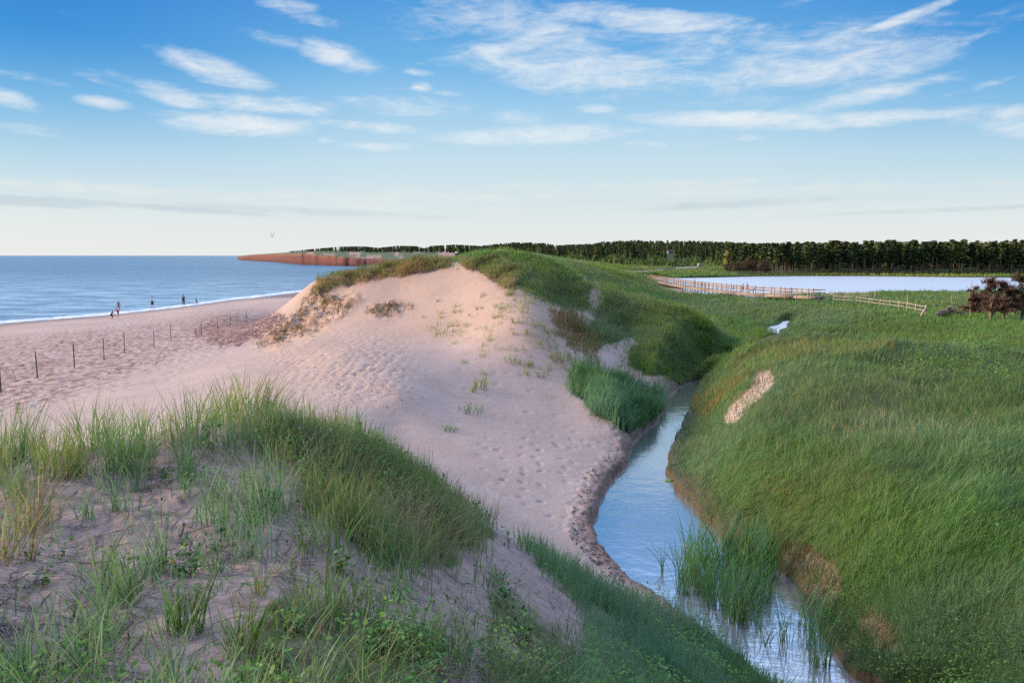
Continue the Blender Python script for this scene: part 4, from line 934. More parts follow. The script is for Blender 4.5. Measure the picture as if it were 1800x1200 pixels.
# ------------------------------------------------------------------ conifers
def conifer(H, seed, crown0=.35, rad=.16, ntri=130, bare=False):
    g = np.random.default_rng(seed)
    pk = g.uniform(.75, 1.6); t_ = g.random(ntri) ** .8; zz = H * (crown0 + (1 - crown0) * t_)
    prof = np.where(t_ < .25, .55 + 1.8 * t_, 1.0 - .95 * ((t_ - .25) / .75) ** pk)
    lump = 1 + .45 * np.sin(g.uniform(0, 6) + zz * 1.7) * g.uniform(.3, 1, ntri)
    rr = H * rad * np.clip(prof * lump, .04, 2) * g.uniform(.25, 1.05, ntri) ** .6; aa = g.uniform(0, 6.283, ntri)
    c = np.stack([rr * np.cos(aa), rr * np.sin(aa), zz - .25 * rr], 1)
    sz = H * .043 * g.uniform(.6, 1.5, ntri)
    V = c[:, None] + g.normal(0, 1, (ntri, 4, 3)) * np.array([1, 1, .55]) * sz[:, None, None] * .8
    V[0, :, :] = [[0, 0, H], [.12, 0, H - .9], [-.1, .1, H - .8], [0, -.1, H - .85]]
    b = (np.arange(ntri) * 4)[:, None]; T = np.concatenate([b + np.array([0, 1, 2]), b + np.array([0, 2, 3]), b + np.array([1, 2, 3])])
    tint = g.uniform(.65, 1.35) * np.array([g.uniform(.85, 1.45), 1, g.uniform(.8, 1.2)])
    col = L3(.058, .098, .034) * tint * g.uniform(.55, 1.7, (ntri, 1)) + L3(.016, .012, .0) * (g.random((ntri, 1)) < .25)
    return V.reshape(-1, 3), T, np.repeat(col, 4, 0)
def trunk_mb(H, seed, r=.16):
    g = random.Random(seed); mb = MB()
    pts = [(g.gauss(0, .05) * k, g.gauss(0, .05) * k, H * k / 5) for k in range(6)]; pts[0] = (0, 0, -.3)
    pc = (.30, .205, .17) if seed % 3 else (.36, .27, .235)
    mb.tube(pts, [r * (1 - .16 * k) for k in range(6)], 6, pc)
    for _ in range(9):
        z = H * g.uniform(.08, .5); a = g.uniform(0, 6.28); l = g.uniform(.6, 1.6)
        mb.tube([(0, 0, z), (l * math.cos(a), l * math.sin(a), z - .25 * l)], [.04, .015], 3, (.22, .155, .13), cap=False)
    return mb
variants = []
for k in range(14):
    H = 13.2 + random.uniform(-1, 1)
    V, T, C = conifer(H, 400 + k, random.uniform(.36, .62), random.uniform(.11, .165), 260)
    variants.append((H, np_mesh("crown", V, T, C), trunk_mb(H * .93, 500 + k, random.uniform(.13, .2)).mesh("trunk")))
    variants[-1][1].materials.append(m_needle); variants[-1][2].materials.append(m_bark)
npine = 0
for row, (d0, cnt, u0, u1) in enumerate([(300, 96, 1345, 1960), (309, 84, 1310, 1960), (319, 62, 1290, 1960)]):
    for k in range(cnt):
        u = u0 + (u1 - u0) * (k + random.uniform(-.8, 1.8)) / cnt; d = d0 + random.uniform(-4, 4) + (u > 1740) * 2
        s, _ = se(u, 480); H, cm, tm = variants[random.randrange(14)]
        rt = link("pine_tree", None, loc=(s * d, d, float(tz(s * d, d)) - .1))
        topv = np.interp(u, [1290, 1350, 1420, 1500, 1600, 1700, 1830], [432, 430, 429, 427, 426.5, 426, 425.5])
        zt = CZ + (449 - topv) * d / FPX * 1.0; k_ = (zt - rt.location.z) / H * random.uniform(.7, 1.08)
        rt.scale = (k_ * random.uniform(.85, 1.25), k_ * random.uniform(.85, 1.25), k_); rt.rotation_euler = (0, 0, random.uniform(0, 6.28))
        tag(rt, "dark green pine with a bare pinkish trunk, in the tree line behind the pond", "tree", "pines along the far shore of the pond")
        link("crown", cm, None, rt); link("trunk", tm, None, rt); npine += 1
# the wood beyond, one mass
def wood(spots, seed, ntri=70, crown0=.15, rad=.2):
    proto = [conifer(1.0, seed + k, crown0, rad * random.uniform(.7, 1.35), ntri) for k in range(16)]
    out = []
    for (x, y, z, H) in spots:
        V, T, C = proto[random.randrange(16)]; a = random.uniform(0, 6.28); ca, sa = math.cos(a), math.sin(a); wd = random.uniform(.85, 1.3)
        v = np.stack([(V[:, 0] * ca - V[:, 1] * sa) * wd, (V[:, 0] * sa + V[:, 1] * ca) * wd, V[:, 2]], 1) * H + np.array([x, y, z])
        out.append((v, T, C * random.uniform(.75, 1.25)))
    return out
sky_u = [500, 520, 560, 600, 640, 665, 700, 733, 745, 760, 800, 830, 842, 870, 900, 960, 975, 1000, 1040, 1060, 1100, 1180, 1240, 1290, 1330, 1400, 1430, 1500, 1830]
sky_v = [442, 440.5, 437, 434, 433.5, 436, 432.5, 433, 437, 432.5, 430.5, 432, 432, 429, 426.5, 427, 431, 430, 428, 425, 423, 423, 424, 426, 428, 429, 427, 426, 425]
def skyline_z(u, d): return CZ + (449 - np.interp(u, sky_u, sky_v)) * d / FPX * 1.005
spots = []
for _ in range(760):            # behind the pine row
    u = random.uniform(1270, 2080); d = random.uniform(325, 420); x = se(u, 470)[0] * d; z = float(tz(x, d)); spots.append((x, d, z - .3, min(skyline_z(u, d) - z, 15.5) * random.uniform(.8, 1.04)))
for _ in range(1300):           # the wooded rise in the middle
    u = random.uniform(838, 1330); d = 455 + 360 * random.random() ** .8; x = se(u, 460)[0] * d; z = float(tz(x, d))
    H = random.uniform(8, 12.5); H = min(H, skyline_z(u, d) - z) * random.uniform(.9, 1.02) if d < 700 else (skyline_z(u, d) - z) * random.uniform(.8, 1.04)
    if H < 3 or (abs(u - 1178) < 8 and d < 715 and z + H > CZ + 4.5 * d / FPX) or (u < 1000 and d < 520): continue
    spots.append((x, d, z - .3, H))
for _ in range(520):            # the wood on the headland
    u = random.uniform(508, 838); k = min(np.searchsorted(us, u), len(us) - 1); d0 = at_z(u, bv[k], 0)[1]; d = d0 + random.uniform(170, 330)
    x = se(u, 449)[0] * d; zt = skyline_z(u, d); H = max(3.0, min(9.0, (u - 495) * .12)) * random.uniform(.8, 1.05)
    spots.append((x, d, zt - H * 1.0, H))
stuff("forest", wood(spots, 600, 120), m_needle, "dark spruce forest along the horizon behind the dunes and pond", "forest")
sp2 = []
for _ in range(520):
    u = random.uniform(985, 1330); d = random.uniform(400, 470); x = se(u, 465)[0] * d; z = float(tz(x, d)); H = random.uniform(2, 5.5) * (.7 + .5 * math.sin(u * .045) ** 2)
    if abs(u - 1232) < 9 and d < 450: continue
    sp2.append((x, d, z - .3, H))
parts = [(v, T, C * np.array([2.0, 2.1, 1.5])) for v, T, C in wood(sp2, 700, 70, .02, .5)]
stuff("shrub_thicket", parts, m_needle, "mid green scrub at the foot of the wood", "shrubs")
# ------------------------------------------------------------------ tufts, plants and rushes: things of their own
def tuft_mesh(name, n, h, spread, choices, lean=(.15, 0), lsd=.28, w=.007, tip=(YELL, .35), dead=.12, curl=.6):
    a = rng.uniform(0, 6.283, n); r = spread * np.sqrt(rng.random(n))
    P = np.stack([r * np.cos(a), r * np.sin(a), np.full(n, -.03)], 1)
    hh = h * rng.uniform(.5, 1.08, n)
    ln = np.stack([lean[0] + np.cos(a) * .25 * r / max(spread, 1e-3) + rng.normal(0, lsd, n), lean[1] + np.sin(a) * .25 * r / max(spread, 1e-3) + rng.normal(0, lsd, n)], 1)
    wts = np.array([c[1] for c in choices], float); ch = rng.choice(len(choices), n, p=wts / wts.sum())
    c0 = np.array([c[0] for c in choices])[ch] * (1 + rng.normal(0, .16, (n, 1)))
    f = np.clip(rng.normal(tip[1], .2, (n, 1)), 0, 1); c1 = np.clip(c0 * (1 - f) + tip[0] * f, .01, .9)
    parts = [blades(P, hh, w * rng.uniform(.7, 1.4, n), ln, curl, np.clip(c0, .01, .9), c1, 4)]
    nd = int(n * dead)
    if nd:
        a = rng.uniform(0, 6.283, nd); r = spread * 1.3 * np.sqrt(rng.random(nd)); P = np.stack([r * np.cos(a), r * np.sin(a), np.full(nd, -.01)], 1)
        ln = np.stack([np.cos(a), np.sin(a)], 1) * rng.uniform(.5, 1.6, (nd, 1)); c = np.tile(STRAW * .8, (nd, 1)) * rng.uniform(.4, 1.1, (nd, 1))
        parts.append(blades(P, h * rng.uniform(.25, .6, nd), w * .8 * np.ones(nd), ln, .5, c, c, 3))
    return np_mesh(name, *merge(parts))
def dist_of(p): return math.sqrt(p[0] ** 2 + p[1] ** 2 + (p[2] - CZ) ** 2)
def tuft(u, v, hpx, wpx, n, kind, label, lean=(.15, 0), name="grass_tuft", group="marram tufts on the near sand"):
    p = ground(u, v); k = dist_of(p) / FPX
    ch = {"green": [(GREEN, 1), (BLUE, 1), (OLIVE, .4)], "pale": [(PALE, 1), (BLUE, 1), (GREEN, .4)], "gold": [(OLIVE, 1), (YELL, .8), (STRAW, .5), (GREEN, .5)], "dry": [(STRAW, 1), (BROWN, .6), (OLIVE, .7)], "dark": [(DARK, 1), (GREEN, 1)]}[kind]
    o = link(name, tuft_mesh(name, n, hpx * k, wpx * k * .5, ch, lean, w=max(.0085, .0012 * p[1])), m_grass, None, p)
    return tag(o, label, "grass tuft", group)
T_ = [
 (222, 832, 125, 70, 190, "green", "tallest and thickest green marram clump, on the left crest of the near dune"),
 (165, 790, 95, 60, 90, "green", "fine upright grass tuft joined to the left side of the tallest crest clump"),
 (100, 838, 95, 40, 45, "gold", "yellow-based grass tuft left of the tallest crest clump, on the sandy hollow"),
 (120, 845, 70, 12, 10, "gold", "thin yellow wisp of a few blades beside the yellow-based tuft"),
 (255, 800, 110, 22, 30, "pale", "narrow tuft of stiff blades just right of the tallest crest clump"),
 (340, 785, 115, 40, 55, "green", "grass tuft leaning right at the middle of the near dune crest"),
 (310, 775, 90, 45, 30, "gold", "loose golden blades on the crest left of the leaning tuft"),
 (440, 735, 95, 90, 130, "gold", "big yellow-green tuft on the highest part of the near crest"),
 (385, 740, 80, 60, 60, "gold", "yellow-green tuft just left of the highest crest tuft"),
 (30, 800, 100, 60, 70, "green", "green tuft at the far left edge of the near crest"),
 (55, 925, 115, 60, 75, "dry", "straw-coloured tuft with many dead blades by the left edge of the frame"),
 (20, 985, 110, 60, 60, "dry", "ragged half-dead tuft low at the left edge of the frame"),
 (178, 1040, 130, 16, 16, "dark", "dark upright bunch of blades standing alone on the sand, left"),
 (212, 1062, 110, 50, 45, "green", "green tuft with exposed roots, below the dark upright bunch"),
 (284, 1005, 110, 22, 26, "pale", "pale tall wisp beside the plant with yellow flowers"),
 (328, 1110, 105, 55, 75, "dark", "dark green grass clump below the plant with yellow flowers"),
 (425, 1150, 110, 40, 60, "dark", "dark green upright clump near the bottom edge, left of the leafy mat"),
 (455, 1045, 70, 18, 26, "gold", "small stiff tuft standing on clean sand above the leafy mat"),
 (470, 905, 140, 80, 100, "pale", "wide pale tuft with broad leaves at its foot, left of the dense ridge grass"),
 (310, 1205, 120, 40, 22, "pale", "arching pale blades rising from the bottom edge of the frame"),
 (75, 1210, 75, 60, 18, "dark", "few bent dark blades in the bottom left corner"),
 (560, 1085, 90, 70, 80, "green", "green tuft rising behind the leafy mat at the bottom"),
 (800, 1165, 120, 50, 40, "green", "slender green tuft at the bottom, left of the bare sand strip"),
 (695, 1010, 100, 80, 70, "green", "green tuft hanging at the lower edge of the dense ridge grass"),
 (570, 965, 110, 90, 90, "green", "green tuft on the sand left of the dense ridge grass"),
]
for (u, v, hp, wp, n, kd, lb) in T_: tuft(u, v, hp, wp, n, kd, lb, lean=(-.12 if kd in ("green", "pale") and v > 900 else .12, 0))

def plant_mesh(name, n, w, h, size, flowers=0):
    ns = max(4, n // 14); parts = []
    sa = rng.uniform(0, 6.283, ns); sr = w * .85 * np.sqrt(rng.random(ns)) * (np.arange(ns) > 0); tips = np.stack([sr * np.cos(sa), sr * np.sin(sa), h * rng.uniform(.5, 1.1, ns)], 1)
    k = rng.integers(0, ns, n); f = rng.uniform(.25, 1.05, (n, 1))
    P = tips[k] * f * np.array([1, 1, 1]) + rng.normal(0, size * .5, (n, 3)); P[:, 2] = np.maximum(P[:, 2], .01)
    wts = np.array([1, .7, .8]); c = np.array([GREEN, LIME, DARK])[rng.choice(3, n, p=wts / wts.sum())] * rng.uniform(.7, 1.25, (n, 1))
    parts.append(leaves(P, size * rng.uniform(.6, 1.4, n), np.clip(c, .01, .9), ratio=.6))
    ln = tips[:, :2] / tips[:, 2:]; sc = np.tile(L3(.16, .12, .06), (ns, 1))
    parts.append(blades(np.zeros((ns, 3)), tips[:, 2], np.full(ns, .006), ln, .2, sc, sc, 3))
    return np_mesh(name, *merge(parts))
def plant(u, v, wpx, hpx, n, label, size=.045, flowers=()):
    p = ground(u, v); k = dist_of(p) / FPX
    o = link("leafy_plant", plant_mesh("leafy_plant", n, wpx * k * .5, hpx * k, size), m_leaf, None, p)
    tag(o, label, "plant", "leafy plants on the near dune")
    for (du, dv) in flowers:
        q = Vector((du * k, -.15, (hpx * .75 - dv) * k)); mb = MB()
        for a in range(5): mb.blob((.012 * math.cos(a * 1.257), .004, .012 * math.sin(a * 1.257)), (.010, .006, .010), 6, 4)
        mb.blob((0, -.005, 0), (.007, .006, .007), 6, 4); mb.build("flower", m_flower, o, True, q)
m_flower = simple_mat("yellow_petals", (.75, .50, .10), .6)
for a in [
 (330, 870, 55, 50, 70, "leafy green sprig running down the sand below the crest, left of the wide pale tuft"),
 (290, 845, 45, 25, 30, "small low leafy sprig at the left end of the running sprig"),
 (372, 795, 70, 45, 70, "leafy plant tucked under the leaning crest tuft"),
 (360, 850, 50, 30, 40, "leafy patch between the crest and the running sprig"),
 (485, 895, 80, 45, 90, "broad-leaved green plant at the foot of the wide pale tuft", .06),
 (335, 1010, 90, 60, 110, "leafy plant with two yellow flowers on the sand at left", .045, ((-12, 10), (22, 42))),
 (152, 1118, 26, 34, 26, "small upright leafy shoot alone on the dark sand, lower left"),
 (105, 1185, 50, 55, 30, "leafy shoot with long stems in the lower left corner"),
 (165, 1180, 55, 40, 45, "dark low leafy rosette at the bottom left"),
 (80, 1025, 40, 25, 25, "tiny leafy seedling patch near the left edge"),
 (380, 970, 60, 30, 40, "scattered small leaves right of the yellow-flowered plant"),
 (450, 925, 45, 22, 26, "small leafy bit on the sand under the wide pale tuft"),
 (660, 1160, 190, 70, 420, "large leafy green mat at the bottom centre of the frame"),
 (520, 1110, 110, 45, 150, "leafy plant left of the large leafy mat"),
 (480, 1170, 90, 40, 90, "low leafy patch at the bottom, right of the dark upright clump"),
 (600, 1010, 70, 45, 80, "leafy plant at the foot of the tuft left of the ridge grass"),
 (700, 1060, 45, 50, 36, "two-branched leafy sprig on open sand under the ridge grass"),
 (885, 1065, 80, 60, 120, "leafy plant at the left edge of the bare sand strip"),
 (920, 1140, 90, 60, 120, "leafy plant below it, lower on the left edge of the sand strip"),
 (895, 965, 50, 35, 50, "leafy bit at the top end of the bare sand strip"),
 (620, 800, 110, 45, 130, "bright leafy patch inside the dense ridge grass"),
 (640, 855, 110, 45, 120, "second leafy patch in the ridge grass, lower down the slope"),
 (1150, 1075, 90, 45, 260, "glossy leafy plant on the dune toe above the creek"),
]: plant(*a)

# little tufts on the open sand of the blowout
tm = [tuft_mesh("grass_tuft", 26, .42, .22, [(OLIVE, 1), (PALE, .6), (YELL, .7), (GREEN, .5)], w=.024, dead=.1) for _ in range(5)]
for k_, (u, v, sc) in enumerate([(820, 575, 1), (850, 520, .9), (880, 545, 1), (905, 570, 1.1), (830, 690, .9), (815, 640, .7), (905, 640, 1.3), (930, 645, 1.2), (950, 665, .9), (985, 640, 1.2), (1005, 632, 1.3), (970, 630, .9), (925, 660, 1), (905, 590, .8), (860, 600, .8),
                        (870, 560, .9), (800, 550, .9), (775, 560, .8), (840, 545, .8), (895, 520, 1.2), (920, 550, 1.1), (930, 590, 1), (950, 610, .9), (770, 530, .7), (745, 560, .6), (885, 500, 1.1), (865, 490, 1), (850, 660, .8), (1000, 655, .8), (965, 590, 1)]):
    p = ground(u, v); o = link("grass_tuft", tm[k_ % 5], m_grass, None, p); o.scale = (sc,) * 3; o.rotation_euler = (0, 0, k_ * 1.3)
    tag(o, "small sparse olive grass tuft on the open sand slope of the big dune", "grass tuft", "little tufts on the sand slope")
for (u, v, hp, wp, n, kd, lb) in [(790, 757, 12, 30, 40, "pale", "flat wispy tuft lying on the sand plain, left"), (830, 725, 22, 45, 36, "green", "low green tuft with a dark shadowed foot on the sand plain"), (845, 685, 32, 24, 24, "gold", "small yellow-green tuft above the low green tuft on the sand plain")]:
    tuft(u, v, hp, wp, n, kd, lb, group="little tufts on the sand plain")

# rushes standing in the creek
def rush(u, v, hpx, wpx, n, label, group="rushes in the creek"):
    p = at_z(u, v, WL); k = dist_of(p) / FPX; h = hpx * k / .93
    a = rng.uniform(0, 6.283, n); r = wpx * k * .5 * np.sqrt(rng.random(n)); P = np.stack([r * np.cos(a), r * np.sin(a), np.full(n, -.15)], 1)
    ln = np.stack([np.abs(rng.normal(.06, .16, n)) * rng.choice([-1, 1], n, p=[.4, .6]), rng.normal(0, .15, n)], 1)
    c0 = np.array([BLUE, GREEN, OLIVE])[rng.choice(3, n, p=[.5, .35, .15])] * rng.uniform(.55, 1.0, (n, 1)); c1 = np.clip(c0 * 1.25, 0, .9)
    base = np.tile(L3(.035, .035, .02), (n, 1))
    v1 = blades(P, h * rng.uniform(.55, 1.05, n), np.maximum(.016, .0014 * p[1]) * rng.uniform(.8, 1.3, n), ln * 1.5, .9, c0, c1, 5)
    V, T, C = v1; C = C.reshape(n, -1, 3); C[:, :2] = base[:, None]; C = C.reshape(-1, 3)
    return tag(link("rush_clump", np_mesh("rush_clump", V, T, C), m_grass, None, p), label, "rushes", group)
for (u, v) in [(1215, 1020), (1235, 1040), (1262, 1010), (1258, 1065), (1285, 1045), (1290, 1085), (1310, 1020), (1318, 1070), (1335, 1050), (1345, 1015), (1240, 1000), (1275, 985), (1300, 985), (1330, 985), (1225, 985), (1305, 1095)]:
    rush(u, v, random.uniform(75, 108), 42, 60, "tall green rush clump in the dense stand in the middle of the creek")
for (u, v, hp, wp, n, lb) in [(1164, 1005, 72, 8, 9, "lone thin rush standing in open water left of the dense stand"), (1198, 1042, 110, 26, 30, "arching rush clump at the left edge of the dense stand"), (1347, 1130, 75, 18, 16, "small rush clump in the channel below the dense stand"),
        (1378, 1130, 100, 26, 22, "splayed rush clump in the middle of the lower channel"), (1415, 1105, 100, 30, 34, "leafy rush clump against the lower right bank"), (1436, 1168, 110, 22, 26, "tall rush clump nearest the bottom of the frame, right of the channel"), (1452, 1172, 95, 14, 18, "slim rush clump right beside the tallest lower one"), (1432, 1130, 105, 30, 34, "thick rush clump on the lower right bank edge")]:
    rush(u, v, hp, wp, n, lb)
mb = MB()
for k in range(9):
    mb.blob((random.uniform(-.5, .5), random.uniform(-.25, .25), .008), (.12, .1, .012), 8, 3, .3, None, k)
tag(mb.build("water_plant", simple_mat("floating_leaf", (.16, .34, .05), .5), None, True, at_z(1197, 846, WL + .004)), "bright green floating leaves in the creek beside the right bank", "water plant")

# ------------------------------------------------------------------ beach fence posts
m_post = simple_mat("weathered_wood", (.105, .075, .065), .85, .35, 12)
posts = [(2, 692, 47, "dark fence post on the beach at the left edge of the frame"), (66, 664, 38, "second dark beach post from the left edge"), (131, 647, 38, "third beach post from the left, thinner and straight"), (183, 632, 33, "fourth beach post from the left"), (219, 621, 34, "fifth beach post from the left, below the group of bathers"),
         (271, 613, 29, "sixth beach post from the left"), (301, 601, 29, "seventh beach post from the left, last of the clear ones"), (354, 590, 24, "eighth beach post from the left, at the start of the red pebbles"), (345, 594, 14, "short broken post beside the eighth beach post"), (383, 577, 19, "faint post among the red pebbles"), (405, 571, 17, "faint post among the red pebbles, further along"), (434, 565, 17, "farthest beach post, near the foot of the big dune")]
for k, (u, v, hp, lb) in enumerate(posts):
    p = ground(u, v); h = hp * dist_of(p) / FPX; mb = MB(); r = .026 * (1.3 if hp > 36 else 1)
    lx, ly = random.uniform(-.04, .04), random.uniform(-.04, .04)
    mb.tube([(0, 0, -.3), (lx * .3, ly * .3, h * .3), (lx, ly, h * .95), (lx, ly, h)], [r * 1.1, r, r * .92, r * .6], 7)
    o = mb.build("fence_post", m_post, None, False, p); tag(o, lb, "fence post", "posts of the beach fence")
    if hp > 30:
        mb = MB(); mb.tube([(-r * 1.2, 0, h * .9), (r * 1.2, 0, h * .9)], .012, 5); mb.build("staple", m_post, o)

# ------------------------------------------------------------------ boardwalk and rail fences
m_plank = simple_mat("bleached_planks", (.46, .33, .25), .85, .25, 6); m_rail = simple_mat("pale_rails", (.44, .36, .30), .8, .25, 6)
DZ = 1.75
pl = [at_z(u, v, DZ) for u, v in [(1138, 489.5), (1150, 492.5), (1180, 498.5), (1215, 504), (1250, 508.5), (1300, 513.5), (1350, 517), (1400, 519.5), (1446, 521.5)]]
bw = link("boardwalk", None, loc=pl[3]); org = pl[3]
tag(bw, "wooden boardwalk with post railings crossing the end of the pond", "boardwalk")
md, mt_ = MB(), MB(); seg = []
for a, b in zip(pl, pl[1:]):
    d = b - a; L = np.linalg.norm(d); t_ = d / L; nrm = np.array([-t_[1], t_[0], 0]); rz = math.atan2(t_[1], t_[0])
    md.box((a + b) / 2 - org + np.array([0, 0, -.06]), (L + .1, 1.8, .1), rz)
    for sd in (-1, 1):
        md.box((a + b) / 2 - org + nrm * sd * .86 + np.array([0, 0, -.26]), (L + .1, .07, .28), rz)
        for zz in (1.08, .62): mt_.box((a + b) / 2 - org + nrm * sd * .93 + np.array([0, 0, zz]), (L + .08, .05, .12), rz)
    seg.append((a, t_, nrm, L, rz))
md.build("deck", m_plank, bw); mt_.build("rails", m_plank, bw)
tot = sum(q[3] for q in seg); step = tot / 48
pm = {}
for sd in (-1, 1):
    pos = 0.0; acc = 0
    for k in range(48):
        s_ = k * step; acc = 0
        for (a, t_, nrm, L, rz) in seg:
            if s_ <= acc + L + 1e-6: break
            acc += L
        p = a + t_ * (s_ - acc) + nrm * sd * .86 - org
        if "post" not in pm:
            mb = MB(); mb.box((0, 0, -.1), (.13, .13, 2.7)); mb.box((0, 0, 1.28), (.17, .17, .05)); pm["post"] = mb.mesh("post"); pm["post"].materials.append(m_plank)
        o = link("post", pm["post"], None, bw, p); o.rotation_euler = (0, 0, rz)
def rail_fence(pix, zt, label, hp=1.1):
    pts = [np.array(ground(u, v)) for u, v in pix]; o = link("rail_fence", None, loc=pts[0]); tag(o, label, "fence")
    mb = MB()
    for a, b in zip(pts, pts[1:]):
        for f in (.86, .45):
            mb.tube([a - pts[0] + np.array([0, 0, hp * f]), b - pts[0] + np.array([0, 0, hp * f])], [.055, .05], 6)
    mb.build("rails", m_rail, o)
    for p in pts:
        q = MB(); q.tube([(0, 0, -.4), (0, 0, hp), (0, 0, hp + .06)], [.10, .09, .04], 7); q.build("post", m_rail, o, False, p - pts[0])
    return o
rail_fence([(1425, 529), (1444, 530.5), (1465, 531.5), (1484, 533), (1505, 534.5), (1528, 538), (1547, 541), (1564, 543.5), (1580, 546), (1594, 548.5), (1609, 551), (1627, 554)], 0, "pale split-rail fence running from the boardwalk to the bare trees at right", 1.15)
rail_fence([(1458, 521.5), (1485, 523), (1512, 524), (1538, 526)], 0, "short pale rail fence section just behind the long rail fence", 1.0)
def stick(name, u, v, u2, v2, r, mat, label):
    p = ground(u, v); k = dist_of(p) / FPX; mb = MB(); mb.tube([(0, 0, -.3), ((u2 - u) * k * .5, 0, (v - v2) * k * .5), ((u2 - u) * k, 0, (v - v2) * k)], [r, r * .9, r * .7], 7)
    tag(mb.build(name, mat, None, False, p), label, "post")
stick("leaning_post", 1616, 559, 1627, 543, .13, m_plank, "leaning wooden post at the right end of the rail fence")
stick("pole", 1701, 534, 1705, 500, .07, m_rail, "tall thin pale pole at the left side of the bare trees")
stick("stake", 1671, 541, 1672, 521, .045, m_rail, "thin pale stake in the marsh left of the pale pole")
mb = MB(); mb.tube([(0, 0, -.3), (0, 0, .9)], .09, 6); mb.blob((0, 0, .95), (.16, .16, .12), 8, 5); tag(mb.build("marker_post", m_rail, None, False, ground(1595, 531)), "short pale marker post in the marsh grass behind the rail fence", "post")

# ------------------------------------------------------------------ bare reddish trees, brush
m_twig = col_mat("dead_twigs", 0, .9)
def bare_tree(H, wd, seed, col, green=0):
    g = np.random.default_rng(seed); mb = MB(); r0 = .05 + H * .022
    tp = [np.array([0, 0, -.3])]
    for k in range(1, 7): tp.append(np.array([.06 * H * math.sin(seed + k * .9) * k / 6, .05 * H * math.cos(seed * 2 + k) * k / 6, H * .85 * k / 6]))
    mb.tube(tp, [r0 * (1 - .13 * k) for k in range(7)], 7, tuple(L3(.30, .20, .165)))
    bc = []
    for k in range(34):
        z = H * g.uniform(.12, .85); a = g.uniform(0, 6.283); l = wd * g.uniform(.4, 1.0) * (1.1 - .5 * z / H)
        q0 = np.array([0, 0, z]); q1 = q0 + np.array([math.cos(a) * l * .5, math.sin(a) * l * .5, .22 * l]); q2 = q0 + np.array([math.cos(a) * l, math.sin(a) * l, g.uniform(.0, .4) * l])
        mb.tube([q0, q1, q2], [r0 * .4, r0 * .25, r0 * .1], 4, tuple(L3(.24, .155, .13)), cap=False); bc += [(q0, q1, q2)]
    n = 2200; k = g.integers(0, len(bc), n); B = np.array(bc); f = g.uniform(.25, 1.0, (n, 1))
    P = B[k, 0] * (1 - f) ** 2 + 2 * B[k, 1] * f * (1 - f) + B[k, 2] * f * f
    ln = g.normal(0, .8, (n, 2)); c = np.array(col) * g.uniform(.5, 1.4, (n, 1))
    if green: gm = g.random(n) < green; c[gm] = L3(.05, .10, .03) * g.uniform(.6, 1.4, (gm.sum(), 1))
    tw = blades(P, H * g.uniform(.05, .17, n) * g.choice([1, -.5], n, p=[.7, .3]), np.full(n, .06), ln, .3, c, c, 2)
    return mb.mesh("trunk"), np_mesh("twigs", *tw)
for k, (u, v, topv, wd, gr, lb) in enumerate([(1706, 558, 512, 1.3, 0, "reddish-brown bare tree at the left of the clump by the rail fence end"), (1742, 562, 497, 1.7, 0, "tallest bare reddish tree with a forked pale trunk, right of the pond"), (1764, 563, 505, 1.5, 0, "leaning bare reddish tree right of the forked one"), (1796, 566, 495, 2.0, .45, "half-green spruce at the right edge of the frame by the bare trees"), (1725, 552, 520, 1.2, 0, "low bare tree between the left one and the forked one"), (1782, 556, 508, 1.6, 0, "dark bare tree behind the leaning one")]):
    p = ground(u, v); H = (v - topv) * dist_of(p) / FPX * 1.03
    t1, t2 = bare_tree(H, wd, 800 + k, (.15, .085, .07), gr); o = link("bare_tree", None, loc=p); tag(o, lb, "tree", "bare trees by the rail fence")
    link("trunk", t1, m_bark, o); link("twigs", t2, m_twig, o)
bt = bare_tree(7.5, 2.6, 830, (.17, .105, .08), .25); bt2 = bare_tree(6, 2.2, 831, (.20, .12, .095), .15)
bt[0].materials.append(m_bark); bt2[0].materials.append(m_bark); bt[1].materials.append(m_twig); bt2[1].materials.append(m_twig)
for k, u in enumerate([1276, 1283, 1290, 1297, 1303, 1310, 1318, 1326, 1336, 1347]):
    d = 292 + random.uniform(-4, 4); s, _ = se(u, 480); q = bt if k % 2 else bt2; z = float(tz(s * d, d))
    o = link("bare_tree", None, loc=(s * d, d, z - .1)); f = random.uniform(.75, 1.1) * (.55 + .5 * min(1, (u - 1270) / 40)); o.scale = (f, f, f); o.rotation_euler = (0, 0, k * 1.9)
    tag(o, "brownish half-dead tree on the far shore at the left end of the pond", "tree", "half-dead trees at the left end of the pond")
    link("trunk", q[0], None, o); link("twigs", q[1], None, o)
p = ground(1665, 558); mb = MB(); g = random.Random(5)
for _ in range(120):
    x, y, z = g.uniform(-1.5, 1.6), g.uniform(-.5, .5), g.uniform(0, 1.0); a = g.uniform(-.7, .7); l = g.uniform(.5, 1.4); z *= max(.2, 1 - abs(x) / 1.9)
    c = g.uniform(.6, 1.3); mb.tube([(x, y, z), (x + l * math.cos(a) * .5, y + g.uniform(-.2, .2), z + l * math.sin(a) * .4 + .1), (x + l * math.cos(a), y + g.uniform(-.3, .3), z + l * math.sin(a) * .6)], [.05, .04, .015], 4, (.26 * c, .225 * c, .215 * c), cap=False)
tag(mb.build("brush_pile", m_twig, None, False, p), "pile of grey dead branches beside the bare reddish trees", "brush pile")

